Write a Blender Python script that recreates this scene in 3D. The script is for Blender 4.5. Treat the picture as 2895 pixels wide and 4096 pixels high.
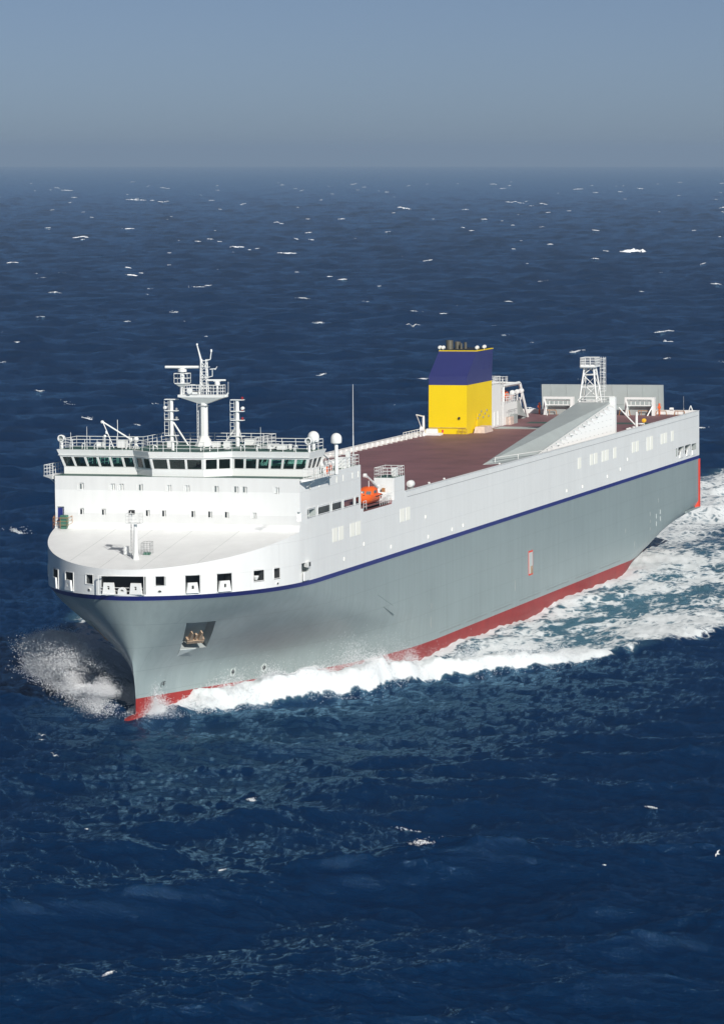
import bpy, bmesh, math, random
import numpy as np
from mathutils import Vector, Matrix
random.seed(7)
rng = np.random.default_rng(11)
for o in list(bpy.data.objects): bpy.data.objects.remove(o)
scene = bpy.context.scene
COL = scene.collection

# ------------------------------------------------------------------ camera
CAM = Vector((389.457, 137.677, 54.70)); YAW = -0.295906; PIT = 0.086158
cam_d = bpy.data.cameras.new('camera'); cam = bpy.data.objects.new('camera', cam_d); COL.objects.link(cam)
fw = Vector((-math.cos(YAW)*math.cos(PIT), math.sin(YAW)*math.cos(PIT), -math.sin(PIT)))
cam.location = CAM; cam.rotation_euler = fw.to_track_quat('-Z', 'Y').to_euler()
cam_d.sensor_fit = 'HORIZONTAL'; cam_d.sensor_width = 36; cam_d.lens = 36*16777.68/2895
cam_d.clip_start = 1; cam_d.clip_end = 80000
scene.camera = cam
# ------------------------------------------------------------------ sky, sun, exposure
SUN_AZ, SUN_EL = math.radians(40), math.radians(30)      # azimuth from the bow towards port
sd = Vector((math.cos(SUN_EL)*math.cos(SUN_AZ), math.cos(SUN_EL)*math.sin(SUN_AZ), math.sin(SUN_EL)))
W = bpy.data.worlds.new('World'); scene.world = W; W.use_nodes = True
wn = W.node_tree; sky = wn.nodes.new('ShaderNodeTexSky'); sky.sky_type = 'NISHITA'; sky.sun_disc = False
sky.sun_elevation = SUN_EL; sky.sun_rotation = math.atan2(sd.x, sd.y)
sky.altitude = 0; sky.air_density = 0.28; sky.dust_density = 0.50; sky.ozone_density = 0.4
bg = wn.nodes['Background']; bg.inputs[1].default_value = 0.051
wn.links.new(sky.outputs[0], bg.inputs[0])
sun_d = bpy.data.lights.new('sun', 'SUN'); sun = bpy.data.objects.new('sun', sun_d); COL.objects.link(sun)
sun_d.energy = 4.1; sun_d.angle = math.radians(0.53); sun_d.color = (1.0, 0.965, 0.91)
sun.rotation_euler = (-sd).to_track_quat('-Z', 'Y').to_euler(); sun.location = (300, 200, 200)
vs = scene.view_settings; vs.view_transform = 'Standard'; vs.look = 'None'; vs.exposure = 0.20; vs.gamma = 1; vs.use_curve_mapping = False
HAZE_DENSITY = 1.05e-4

# ------------------------------------------------------------------ materials
M = {}
def mat(name, col, rough=0.5, metal=0.0, noise=0.0, nscale=0.6, bump=0.0, spec=0.5, streak=0.0, seams=0.0):
    m = bpy.data.materials.new(name); m.use_nodes = True; nt = m.node_tree; b = nt.nodes['Principled BSDF']
    b.inputs['Base Color'].default_value = (*col, 1); b.inputs['Roughness'].default_value = rough
    b.inputs['Metallic'].default_value = metal; b.inputs['Specular IOR Level'].default_value = spec
    if noise or streak:
        tc = nt.nodes.new('ShaderNodeTexCoord')
        n = nt.nodes.new('ShaderNodeTexNoise'); n.inputs['Scale'].default_value = nscale; n.inputs['Detail'].default_value = 5
        n.inputs['Roughness'].default_value = 0.6
        nt.links.new(tc.outputs['Object'], n.inputs['Vector'])
        fac = n.outputs[0]
        if streak:
            mp = nt.nodes.new('ShaderNodeMapping'); mp.inputs['Scale'].default_value = (0.9, 0.9, 0.06)
            nt.links.new(tc.outputs['Object'], mp.inputs[0])
            n2 = nt.nodes.new('ShaderNodeTexNoise'); n2.inputs['Scale'].default_value = 1.6; n2.inputs['Detail'].default_value = 4
            nt.links.new(mp.outputs[0], n2.inputs['Vector'])
            mx = nt.nodes.new('ShaderNodeMix'); mx.inputs[0].default_value = streak
            nt.links.new(n.outputs[0], mx.inputs[2]); nt.links.new(n2.outputs[0], mx.inputs[3]); fac = mx.outputs[0]
        r = nt.nodes.new('ShaderNodeValToRGB'); r.color_ramp.elements[0].position = 0.3; r.color_ramp.elements[1].position = 0.7
        lo = [c*(1-noise) for c in col]; hi = [min(1, c*(1+noise)) for c in col]
        r.color_ramp.elements[0].color = (*lo, 1); r.color_ramp.elements[1].color = (*hi, 1)
        nt.links.new(fac, r.inputs[0]); nt.links.new(r.outputs[0], b.inputs['Base Color'])
        if seams:
            sx = nt.nodes.new('ShaderNodeSeparateXYZ'); cx = nt.nodes.new('ShaderNodeCombineXYZ'); nt.links.new(tc.outputs['Object'], sx.inputs[0]); nt.links.new(sx.outputs[0], cx.inputs[0]); nt.links.new(sx.outputs[2], cx.inputs[1])
            br = nt.nodes.new('ShaderNodeTexBrick'); br.inputs['Scale'].default_value = 1; br.inputs['Brick Width'].default_value = 8.2; br.inputs['Row Height'].default_value = 2.35; br.inputs['Mortar Size'].default_value = .035; br.inputs['Mortar Smooth'].default_value = .5
            br.inputs['Color1'].default_value = (1, 1, 1, 1); br.inputs['Color2'].default_value = (1, 1, 1, 1); br.inputs['Mortar'].default_value = (1-seams, 1-seams, 1-seams, 1); nt.links.new(cx.outputs[0], br.inputs['Vector'])
            ml = nt.nodes.new('ShaderNodeMix'); ml.data_type = 'RGBA'; ml.blend_type = 'MULTIPLY'; ml.inputs[0].default_value = 1; nt.links.new(r.outputs[0], ml.inputs[6]); nt.links.new(br.outputs[0], ml.inputs[7]); nt.links.new(ml.outputs[2], b.inputs['Base Color'])
        if bump:
            bp = nt.nodes.new('ShaderNodeBump'); bp.inputs['Strength'].default_value = bump; bp.inputs['Distance'].default_value = 0.05
            nt.links.new(n.outputs[0], bp.inputs['Height']); nt.links.new(bp.outputs[0], b.inputs['Normal'])
    M[name] = m; return m
mat('white_paint', (.80, .81, .79), .38, noise=.035, nscale=.35, streak=.6)
mat('hull_white', (.79, .80, .785), .4, noise=.05, nscale=.22, bump=.12, streak=.55, seams=.10)
mat('hull_grey', (.285, .345, .345), .33, noise=.10, nscale=.18, bump=.15, streak=.6, seams=.16)
mat('boot_red', (.31, .028, .024), .45, noise=.18, nscale=.5, streak=.4, spec=.2)
mat('stripe_blue', (.018, .026, .17), .4, noise=.1)
mat('deck_brown', (.225, .105, .105), .6, noise=.22, nscale=.25)
mat('deck_green', (.035, .10, .075), .6, noise=.2)
mat('foredeck_white', (.79, .80, .79), .5, noise=.05, nscale=.5)
mat('recess', (.33, .36, .35), .7, noise=.1)
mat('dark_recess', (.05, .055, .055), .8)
mat('panel_cream', (.95, .94, .85), .5)
mat('funnel_yellow', (.83, .60, .001), .5, noise=.03, nscale=.3, spec=.15)
mat('funnel_blue', (.03, .036, .15), .42, noise=.06, nscale=.4)
mat('ramp_grey', (.42, .465, .455), .5, noise=.06, nscale=.3)
mat('louvre_white', (.70, .71, .70), .55)
mat('orange', (.85, .13, .015), .45)
mat('red', (.75, .05, .03), .45)
mat('dark_red', (.28, .012, .012), .4)
mat('fender_red', (.85, .07, .03), .5, noise=.1)
mat('black', (.015, .015, .015), .6)
mat('steel', (.35, .36, .36), .45, metal=.3)
mat('pipe', (.13, .12, .09), .5, metal=.4, noise=.25)
mat('rust', (.42, .30, .20), .7, noise=.35, nscale=2)
mat('joint_brown', (.22, .16, .13), .8, noise=.4, nscale=3)
mat('brown_pipe', (.38, .17, .06), .6)
mat('pale_pink', (.62, .50, .43), .6, noise=.2, nscale=2)
mat('green_box', (.06, .17, .12), .6, noise=.2)
mat('hull_light', (.55, .6, .58), .4)
mat('cloth_blue', (.02, .06, .32), .8)
mat('skin', (.55, .33, .24), .6)
mat('gull_white', (.85, .85, .84), .7)
mat('lamp_yellow', (.9, .5, .02), .4)
# glass
def glass():
    m = bpy.data.materials.new('glass'); m.use_nodes = True; nt = m.node_tree; nt.nodes.clear()
    out = nt.nodes.new('ShaderNodeOutputMaterial'); g = nt.nodes.new('ShaderNodeBsdfGlossy'); g.inputs['Roughness'].default_value = .03
    t = nt.nodes.new('ShaderNodeBsdfTransparent'); t.inputs[0].default_value = (.62, .80, .77, 1)
    f = nt.nodes.new('ShaderNodeFresnel'); f.inputs[0].default_value = 1.5
    mx = nt.nodes.new('ShaderNodeMixShader'); nt.links.new(f.outputs[0], mx.inputs[0]); nt.links.new(t.outputs[0], mx.inputs[1]); nt.links.new(g.outputs[0], mx.inputs[2])
    nt.links.new(mx.outputs[0], out.inputs[0]); M['glass'] = m
glass()
mat('dark_glass', (.02, .025, .028), .08)
mat('grey_glass', (.16, .19, .19), .12)
mat('pale_glass', (.60, .63, .62), .25)

# ------------------------------------------------------------------ mesh helper. Ship coordinates: s metres aft of the house front, y to port, z up
class MB:
    def __init__(self): self.v = []; self.f = []; self.m = []
    def add(self, vs, fs, mi=0):
        b = len(self.v); self.v += [tuple(p) for p in vs]; self.f += [tuple(b+i for i in f) for f in fs]; self.m += [mi]*len(fs); return self
    def box(self, s0, s1, y0, y1, z0, z1, mi=0):
        return self.add([(s, y, z) for s in (s0, s1) for y in (y0, y1) for z in (z0, z1)],
                        [(0,1,3,2),(4,6,7,5),(0,4,5,1),(2,3,7,6),(0,2,6,4),(1,5,7,3)], mi)
    def tube(self, a, b, r, r1=None, n=6, mi=0):
        a = Vector(a); b = Vector(b); d = (b-a)
        if d.length < 1e-6: return self
        d.normalize(); u = d.orthogonal().normalized(); w = d.cross(u); r1 = r if r1 is None else r1
        vs = []
        for c, rr in ((a, r), (b, r1)):
            for i in range(n):
                t = 2*math.pi*(i+.5)/n; vs.append(c+u*(rr*math.cos(t))+w*(rr*math.sin(t)))
        return self.add(vs, [(i, (i+1) % n, n+(i+1) % n, n+i) for i in range(n)]+[tuple(range(n))[::-1], tuple(range(n, 2*n))], mi)
    def path(self, pts, r, n=5, mi=0):
        for a, b in zip(pts, pts[1:]): self.tube(a, b, r, n=n, mi=mi)
        return self
    def lathe(self, c, prof, n=16, axis='z', mi=0):
        c = Vector(c); vs = []
        for r, h in prof:
            for i in range(n):
                t = 2*math.pi*i/n; a, b = r*math.cos(t), r*math.sin(t)
                p = {'z': (a, b, h), 's': (h, a, b), 'y': (a, h, b)}[axis]; vs.append(c+Vector(p))
        k = len(prof); fs = [(j*n+i, j*n+(i+1) % n, (j+1)*n+(i+1) % n, (j+1)*n+i) for j in range(k-1) for i in range(n)]
        fs += [tuple(range(n))[::-1], tuple(range((k-1)*n, k*n))]
        return self.add(vs, fs, mi)
    def prism(self, bot, top, mi=0):
        n = len(bot)
        return self.add(list(bot)+list(top), [(i, (i+1) % n, n+(i+1) % n, n+i) for i in range(n)]+[tuple(range(n))[::-1], tuple(range(n, 2*n))], mi)
    def rail(self, pts, h=1.0, sp=1.5, r=.028, rails=3, closed=False):
        pts = [Vector(p) for p in pts]
        if closed: pts.append(pts[0])
        for a, b in zip(pts, pts[1:]):
            for k in range(rails):
                z = Vector((0, 0, h*(k+1)/rails)); self.tube(a+z, b+z, r*(1.15 if k == rails-1 else .8), n=4)
            n = max(1, round((b-a).length/sp))
            for i in range(n+1):
                p = a.lerp(b, i/n); self.tube(p, p+Vector((0, 0, h)), r, n=4)
        return self
    def ladder(self, a, b, wdir, w=.4, r=.025, step=.35):
        a = Vector(a); b = Vector(b); wd = Vector(wdir).normalized()*w/2
        self.tube(a-wd, b-wd, r, n=4).tube(a+wd, b+wd, r, n=4)
        n = int((b-a).length/step)
        for i in range(1, n): p = a.lerp(b, i/n); self.tube(p-wd, p+wd, r*.8, n=4)
        return self
    def mesh(self, name, mats):
        me = bpy.data.meshes.new(name)
        me.from_pydata([(-p[0], p[1], p[2]) for p in self.v], [], self.f)
        for m in (mats if isinstance(mats, (list, tuple)) else [mats]): me.materials.append(M[m])
        me.polygons.foreach_set('material_index', self.m)
        bm = bmesh.new(); bm.from_mesh(me); bmesh.ops.recalc_face_normals(bm, faces=bm.faces); bm.to_mesh(me); bm.free()
        me.update(); return me
    def build(self, name, mats, parent=None, smooth=None):
        me = self.mesh(name, mats)
        if smooth is not None: shade(me, smooth)
        return link(name, me, parent)
def shade(me, ang):
    me.polygons.foreach_set('use_smooth', [True]*len(me.polygons)); me.set_sharp_from_angle(angle=math.radians(ang))
def link(name, me, parent=None):
    o = bpy.data.objects.new(name, me); COL.objects.link(o); o.parent = parent; return o
def tag(o, label=None, cat=None, group=None, kind=None):
    if label: o['label'] = label
    if cat: o['category'] = cat
    if group: o['group'] = group
    if kind: o['kind'] = kind
    return o
def cut(o, *cutters):
    """boolean-subtract closed MB cutters from a mesh object and keep the result"""
    for c in cutters:
        co = c[0].build('cutter', c[1]); mod = o.modifiers.new('cut', 'BOOLEAN'); mod.operation = 'DIFFERENCE'; mod.object = co
        mod.solver = 'EXACT'; mod.material_mode = 'TRANSFER'
        dg = bpy.context.evaluated_depsgraph_get(); me = bpy.data.meshes.new_from_object(o.evaluated_get(dg))
        o.modifiers.clear(); old = o.data; o.data = me; me.name = o.name; bpy.data.meshes.remove(old); cm = co.data
        bpy.data.objects.remove(co); bpy.data.meshes.remove(cm)
    return o

# ------------------------------------------------------------------ sea state (FFT wave tiles in world metres)
VIEW = math.atan2(fw.y, fw.x)
def fft_tile(L, N, hs, lp, wind, kmin, kmax, spread, seed, chop, fall=4):
    r = np.random.default_rng(seed); k1 = np.fft.fftfreq(N, L/N)*2*np.pi; kx, ky = np.meshgrid(k1, k1, indexing='ij')
    k = np.hypot(kx, ky); k[0, 0] = 1e-6; kp = 2*np.pi/lp
    P = np.exp(-1.25*(kp/k)**2)/k**fall
    c = (kx*math.cos(wind)+ky*math.sin(wind))/k; P = P*np.where(c > 0, np.abs(c)**spread, .06*np.abs(c)**spread)
    P[(k < kmin) | (k > kmax)] = 0; P[0, 0] = 0
    A = (r.normal(size=(N, N))+1j*r.normal(size=(N, N)))*np.sqrt(P)
    h = np.fft.ifft2(A).real; sc = hs/4/h.std(); A = A*sc
    h = np.fft.ifft2(A).real
    dx = np.fft.ifft2(-1j*A*kx/k).real*chop; dy = np.fft.ifft2(-1j*A*ky/k).real*chop
    jxx = 1+np.fft.ifft2(A*kx*kx/k).real*chop; jyy = 1+np.fft.ifft2(A*ky*ky/k).real*chop; jxy = np.fft.ifft2(A*kx*ky/k).real*chop
    return L, N, [h, -dx, -dy, jxx*jyy-jxy*jxy]
WIND = VIEW+math.radians(168)
T1 = fft_tile(613, 1024, 2.9, 42, WIND, 2*np.pi/120, 2*np.pi/5.5, 3.0, 5, 1.3)
T2 = fft_tile(97, 512, .46, 9, WIND+.25, 2*np.pi/5.5, 2*np.pi/.45, 2.4, 6, 1.0, 3.5)
def samp(T, x, y, rot):
    L, N, F = T; c, s = math.cos(rot), math.sin(rot)
    u = ((x*c+y*s)/L % 1)*N; v = ((-x*s+y*c)/L % 1)*N
    i = u.astype(int); j = v.astype(int); fu = u-i; fv = v-j; i %= N; j %= N; i2 = (i+1) % N; j2 = (j+1) % N
    o = [f[i, j]*(1-fu)*(1-fv)+f[i2, j]*fu*(1-fv)+f[i, j2]*(1-fu)*fv+f[i2, j2]*fu*fv for f in F]
    return o[0], o[1]*c-o[2]*s, o[1]*s+o[2]*c, o[3]
def vnoise(x, y, seed=0):
    i = np.floor(x).astype(np.int64); j = np.floor(y).astype(np.int64); fx = x-i; fy = y-j; fx = fx*fx*(3-2*fx); fy = fy*fy*(3-2*fy)
    def h(a, b):
        n = (a*374761393+b*668265263+seed*144269504) & 0x7fffffff; n = ((n ^ (n >> 13))*1274126177) & 0x7fffffff
        return ((n ^ (n >> 16)) & 0xffff)/65535.
    return (h(i, j)*(1-fx)+h(i+1, j)*fx)*(1-fy)+(h(i, j+1)*(1-fx)+h(i+1, j+1)*fx)*fy
def fbm(x, y, o=4, seed=0):
    a = 0; w = .5; t = 0
    for k in range(o): a = a+w*vnoise(x, y, seed+k); t += w; w *= .55; x = x*2.03+17.1; y = y*2.03+5.3
    return a/t
def sst(a, b, x): t = np.clip((x-a)/(b-a), 0, 1); return t*t*(3-2*t)

# hull waterline half breadth, used by both the hull and the sea
LOW_T = np.array([0, .03, .077, .177, .313, .403, .54, .653, .803, .92, 1.0]); LOW_Y = np.array([0, .05, .115, .244, .45, .616, .793, .891, .964, .992, 1.0])
_tt = np.linspace(0, 1, 401); _yy = np.interp(_tt, LOW_T, LOW_Y)
for _ in range(3): _yy = np.convolve(np.pad(_yy, 12, mode='reflect', reflect_type='odd'), np.ones(25)/25, 'valid')
_yy = np.clip(_yy, 0, 1); _yy[0] = 0
def f_low(t): return np.interp(t, _tt, _yy)
def f_high(t): return (1-(1-np.clip(t, 0, 1))**2.2)**.53
def wl_half(s): return 13.1*np.where(s < -12.4, 0, f_low(np.clip((s+12.4)/60, 0, 1)))

CREST_S = [-14, -10, -6, 0, 6, 10, 19, 25, 31, 39, 46, 54, 70, 100, 180]
CREST_Y = [1.5, 3.2, 5.0, 8.2, 12.2, 14.6, 16.4, 18.8, 22.4, 28.3, 30.3, 32.6, 38, 48, 70]
CREST_A = [.25, .5, .9, 1.9, 2.5, 2.6, 2.2, 1.9, 1.55, 1.1, .8, .45, .2, .1, 0]
def sea_fields(x, y, dr):
    """world position -> displaced position, foam cover, aerated water"""
    w1 = np.clip(14/dr, 0, 1); w2 = np.clip(1.3/dr, 0, 1)
    h1, dx1, dy1, j1 = samp(T1, x, y, .35); h2, dx2, dy2, j2 = samp(T2, x, y, -.6)
    s = -x; ay = np.abs(y); near = sst(75, 25, np.hypot(np.clip(s-40, -999, 0)+np.clip(s-190, 0, 999)+np.clip(np.abs(s-75)-90, 0, 999), np.clip(ay-20, 0, 999)))
    calm = 1-.62*near
    z = (h1*w1*calm+h2*w2); X = x+(dx1*w1+dx2*w2)*calm; Y = y+(dy1*w1+dy2*w2)*calm
    foam = sst(.30, -.05, (j1-1)*w1+(j2-1)*.55*w2+1)*sst(.15, .8, h1+.4*h2)
    streak = fbm(x*.05+y*.016, y*.16-x*.05, 4, 3)
    foam = np.maximum(foam*sst(.40, .6, fbm(x*.021, y*.021, 3, 9)), 0)
    thin = .16*sst(.62, .85, streak)*sst(.52, .66, fbm(x*.013, y*.013, 2, 21))
    # bow wave and wash alongside
    wob = (fbm(s*.12, np.sign(y)*7+s*.05, 3, 40)-.5)*2.6
    yc = np.interp(s, CREST_S, CREST_Y)+wob*sst(-6, 8, s); A = np.interp(s, CREST_S, CREST_A)*np.where(s < -14, np.exp(-((s+14)/1.5)**2), 1)
    n = ay-yc; A = A*(.72+.56*fbm(s*.33, y*.05+3, 3, 50))
    prof = np.where(n > 0, np.exp(-(n/1.15)**2), .18+.82*np.exp(-(n/4.2)**2))
    z = z+A*prof; hb = wl_half(s); d = ay-hb
    inside = sst(1.2, -1.5, n)*sst(-13.5, -10, s)
    lump = fbm(x*.9, y*.9, 4, 60)-.5; lump2 = fbm(x*.33, y*.33, 3, 61)-.5
    bank = sst(2.0, .7, n)*sst(-7.0, -2.6, n)*sst(-10.5, -4, s)*sst(64, 40, s)
    bank = bank*sst(.18, .42, fbm(s*.22, ay*.28, 3, 71)+.5*sst(-4, 10, s)*sst(48, 28, s))
    z = z+bank*(lump*.8+lump2*.9)
    wake = inside*sst(260, 150, s)*sst(-11, 6, s)
    wash = wake*np.clip(.38+.34*(fbm(x*.09+.3, y*.33, 4, 80)-.5)*2+.34*(fbm(x*.33, y*.95, 4, 83)-.5)*2+.06*sst(12, 1.5, d)+.24*sst(45, 8, s), 0, 1)
    # second breaking crest farther aft, and the white edge along the plating
    p2 = sst(9.0, 3.5, np.hypot((s-76)*.36+(ay-33)*.14, (ay-33)*.95-(s-76)*.06))*(y > 0)
    z = z+p2*(1.0+.5*lump); wash = np.maximum(wash, p2*(.62+.5*lump2))
    edge = sst(1.4, .2, d+1.4*lump2)*sst(-12, -6, s)*sst(185, 150, s)
    stem = sst(3.4, 1.2, np.hypot(s+10.4, y)+lump2*2)
    bulb = sst(3.2, 1.6, np.hypot((s+15.0)*.62, y)); z = z*(1-.85*bulb)+.3*bulb; z = z+stem*(.35+.7*lump)*(y > -.6); z = z+.35*inside*sst(5, 0, d)*sst(-8, 10, s)*sst(60, 20, s)
    astern = sst(16, 8, ay+6*lump2)*sst(150, 190, s)*sst(900, 250, s); wash = np.maximum(wash, astern*.5)
    foam = np.maximum.reduce([foam*(1-bulb), thin, bank, wash, edge*.9, stem*.85*(y > -1.0), .1*bulb])
    aer = np.clip(np.maximum(wake*.8, np.maximum(bank, astern*.7)), 0, 1)
    return X, Y, z, np.clip(foam, 0, 1), aer

def grid_rows():
    r = [215.]
    while r[-1] < 9500:
        R = r[-1]; d = R*R/(54.7*4190)*1.0; d = min(d, 2.6*max(1, R/1500)**1.6); r.append(R+max(d, .2))
    return np.array(r)
def build_sea():
    R = grid_rows(); dR = np.gradient(R)
    dense = np.arange(-.098, .0981, 1.6/4190); side = np.array([.104, .115, .13, .15, .18, .22, .27, .33, .40])
    th = np.concatenate([-side[::-1], dense, side]); rows, cols = len(R), len(th)
    a = VIEW-th; x = CAM.x+R[:, None]*np.cos(a)[None]; y = CAM.y+R[:, None]*np.sin(a)[None]; dr = np.broadcast_to(dR[:, None], x.shape).ravel()
    x = x.ravel(); y = y.ravel()
    X, Y, z, foam, aer = sea_fields(x, y, dr)
    fade = (sst(.395, .3, np.abs(th))[None]*sst(215, 222, R)[:, None]*sst(9500, 8000, R)[:, None]).ravel()
    X = x+(X-x)*fade; Y = y+(Y-y)*fade; z = z*fade
    V = np.stack([X, Y, z], 1)
    i = np.arange(rows*cols).reshape(rows, cols); F = np.stack([i[:-1, :-1], i[:-1, 1:], i[1:, 1:], i[1:, :-1]], -1).reshape(-1, 4)
    # the rest of the sea: coarse flat rings all round, out to 30 km, sharing the fan's border
    ang = np.concatenate([a[[0]], a[0]+np.linspace(0, 2*math.pi-(a[0]-a[-1]), 60)[1:-1], a[[-1]]])
    Rr = np.array([0.01, 215, 600, 1500, 4000, 6500, 9500, 12000, 15000, 18000, 21000, 24000, 27000, 30000, 33000]); xo = CAM.x+Rr[:, None]*np.cos(ang); yo = CAM.y+Rr[:, None]*np.sin(ang)
    o = len(V); V2 = np.stack([xo.ravel(), yo.ravel(), np.zeros(xo.size)], 1); k = np.arange(xo.size).reshape(xo.shape)+o
    F2 = np.stack([k[:-1, :-1], k[1:, :-1], k[1:, 1:], k[:-1, 1:]], -1).reshape(-1, 4)[:, ::-1]
    # inner and outer caps of the fan
    o2 = o+len(V2); xa = []; 
    RC = (0.01, 215., 9500., 12000., 15000., 18000., 21000., 24000., 27000., 30000., 33000.)
    for rr in RC: xa.append(np.stack([CAM.x+rr*np.cos(a), CAM.y+rr*np.sin(a), np.zeros(cols)], 1))
    V3 = np.concatenate(xa); k3 = np.arange(len(RC)*cols).reshape(len(RC), cols)+o2
    F3 = [np.stack([k3[q, :-1], k3[q, 1:], k3[q+1, 1:], k3[q+1, :-1]], -1) for q in range(len(RC)-1) if q != 1]
    V = np.concatenate([V, V2, V3]); F = np.concatenate([F, F2]+F3)
    V[:, 2] -= ((V[:, 0]-CAM.x)**2+(V[:, 1]-CAM.y)**2)/(2*7.2e6)      # the curve of the earth
    me = bpy.data.meshes.new('sea'); me.vertices.add(len(V)); me.vertices.foreach_set('co', V.astype(np.float32).ravel())
    me.loops.add(F.size); me.loops.foreach_set('vertex_index', F.astype(np.int32).ravel())
    me.polygons.add(len(F)); me.polygons.foreach_set('loop_start', np.arange(0, F.size, 4, dtype=np.int32)); 
    me.polygons.foreach_set('use_smooth', np.ones(len(F), dtype=bool)); me.update(calc_edges=True); me.validate()
    nz = np.zeros(len(V)-len(foam))
    for nm, arr in (('foam', foam), ('aer', aer)):
        at = me.attributes.new(nm, 'FLOAT', 'POINT'); at.data.foreach_set('value', np.concatenate([arr, nz]).astype(np.float32))
    bm = bmesh.new(); bm.from_mesh(me); 
    if sum(f.normal.z for f in list(bm.faces)[:50]) < 0: 
        bmesh.ops.reverse_faces(bm, faces=bm.faces); bm.to_mesh(me)
    bm.free(); return me
def foam_material(name, sea):
    m = bpy.data.materials.new(name); m.use_nodes = True; nt = m.node_tree; N = nt.nodes; Lk = nt.links; b = N['Principled BSDF']
    geo = N.new('ShaderNodeNewGeometry'); P = geo.outputs['Position']
    def noise(scale, detail=4, rough=.6, mp=None):
        n = N.new('ShaderNodeTexNoise'); n.inputs['Scale'].default_value = scale; n.inputs['Detail'].default_value = detail; n.inputs['Roughness'].default_value = rough
        src = P
        if mp: q = N.new('ShaderNodeMapping'); q.inputs['Scale'].default_value = mp[0]; q.inputs['Rotation'].default_value = (0, 0, mp[1]); Lk.new(P, q.inputs[0]); src = q.outputs[0]
        Lk.new(src, n.inputs['Vector']); return n.outputs[0]
    def math_(op, a, c, d=None):
        n = N.new('ShaderNodeMath'); n.operation = op
        for i, q in enumerate((a, c, d)):
            if q is None: continue
            if isinstance(q, (int, float)): n.inputs[i].default_value = q
            else: Lk.new(q, n.inputs[i])
        return n.outputs[0]
    if not sea:
        b.inputs['Base Color'].default_value = (.96, .97, .98, 1); b.inputs['Roughness'].default_value = .9; b.inputs['Specular IOR Level'].default_value = .1
        b.inputs['Subsurface Weight'].default_value = 0; return m
    fa = N.new('ShaderNodeAttribute'); fa.attribute_name = 'foam'; aa = N.new('ShaderNodeAttribute'); aa.attribute_name = 'aer'
    nz = math_('ADD', math_('MULTIPLY', noise(2.3, 7, .75, ((.55, 1.5, 1), 0)), .62), math_('MULTIPLY', noise(.24, 6, .7, ((.6, 1.6, 1), 0)), .38))
    vo = N.new('ShaderNodeTexVoronoi'); vo.feature = 'DISTANCE_TO_EDGE'; vo.inputs['Scale'].default_value = .75
    ws = N.new('ShaderNodeTexNoise'); ws.inputs['Scale'].default_value = .6; ws.inputs['Detail'].default_value = 4; Lk.new(P, ws.inputs['Vector'])
    wa = N.new('ShaderNodeVectorMath'); wa.operation = 'MULTIPLY_ADD'; wa.inputs[1].default_value = (2.2, 2.2, 0); Lk.new(ws.outputs['Color'], wa.inputs[0]); Lk.new(P, wa.inputs[2]); Lk.new(wa.outputs[0], vo.inputs['Vector'])
    lace = N.new('ShaderNodeMapRange'); lace.inputs[1].default_value = .30; lace.inputs[2].default_value = .0; Lk.new(vo.outputs['Distance'], lace.inputs[0])
    nz = math_('ADD', math_('MULTIPLY', nz, .72), math_('MULTIPLY', lace.outputs[0], .26))
    # cover: foam mask against a broken noise threshold
    mr = N.new('ShaderNodeMapRange'); mr.interpolation_type = 'SMOOTHSTEP'
    Lk.new(math_('ADD', math_('MULTIPLY', fa.outputs['Fac'], 1.25), math_('SUBTRACT', nz, 1.0)), mr.inputs[0]); mr.inputs[1].default_value = -.14; mr.inputs[2].default_value = .20
    cover = math_('MULTIPLY', mr.outputs[0], math_('MINIMUM', math_('MULTIPLY', fa.outputs['Fac'], 6), 1))
    deep = N.new('ShaderNodeMix'); deep.data_type = 'RGBA'; Lk.new(math_('MULTIPLY', aa.outputs['Fac'], .75), deep.inputs[0])
    deep.inputs[6].default_value = (.0000, .0165, .058, 1); deep.inputs[7].default_value = (.10, .22, .26, 1)
    dd_ = N.new('ShaderNodeBsdfDiffuse'); Lk.new(deep.outputs[2], dd_.inputs[0]); gl_ = N.new('ShaderNodeBsdfGlossy'); gl_.inputs['Roughness'].default_value = .10; gl_.inputs[0].default_value = (.40, .74, 1, 1)
    fr_ = N.new('ShaderNodeFresnel'); fr_.inputs[0].default_value = 1.333; wm_ = N.new('ShaderNodeMixShader'); Lk.new(math_('MINIMUM', math_('MULTIPLY', fr_.outputs[0], 1.2), .65), wm_.inputs[0]); Lk.new(dd_.outputs[0], wm_.inputs[1]); Lk.new(gl_.outputs[0], wm_.inputs[2])
    bp = N.new('ShaderNodeBump'); bp.inputs['Strength'].default_value = .85; bp.inputs['Distance'].default_value = .22
    Lk.new(math_('ADD', noise(2.2, 6, .7, ((1.4, .7, 1), -VIEW)), math_('MULTIPLY', noise(.35, 3, .5), .7)), bp.inputs['Height']); [Lk.new(bp.outputs[0], q_.inputs['Normal']) for q_ in (dd_, gl_, fr_)]
    d = N.new('ShaderNodeBsdfDiffuse'); d.inputs[0].default_value = (.74, .78, .79, 1)
    bp2 = N.new('ShaderNodeBump'); bp2.inputs['Strength'].default_value = .5; bp2.inputs['Distance'].default_value = .12; Lk.new(noise(4, 6, .7), bp2.inputs['Height']); Lk.new(bp2.outputs[0], d.inputs['Normal'])
    mx = N.new('ShaderNodeMixShader'); Lk.new(cover, mx.inputs[0]); Lk.new(wm_.outputs[0], mx.inputs[1]); Lk.new(d.outputs[0], mx.inputs[2])
    Lk.new(mx.outputs[0], N['Material Output'].inputs[0]); return m
sea = link('sea', build_sea()); sea.data.materials.append(foam_material('sea_water', True)); tag(sea, 'dark blue choppy open sea with white foam around the ship', 'sea', kind='structure')
M['foam'] = foam_material('foam_white', False)

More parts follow.
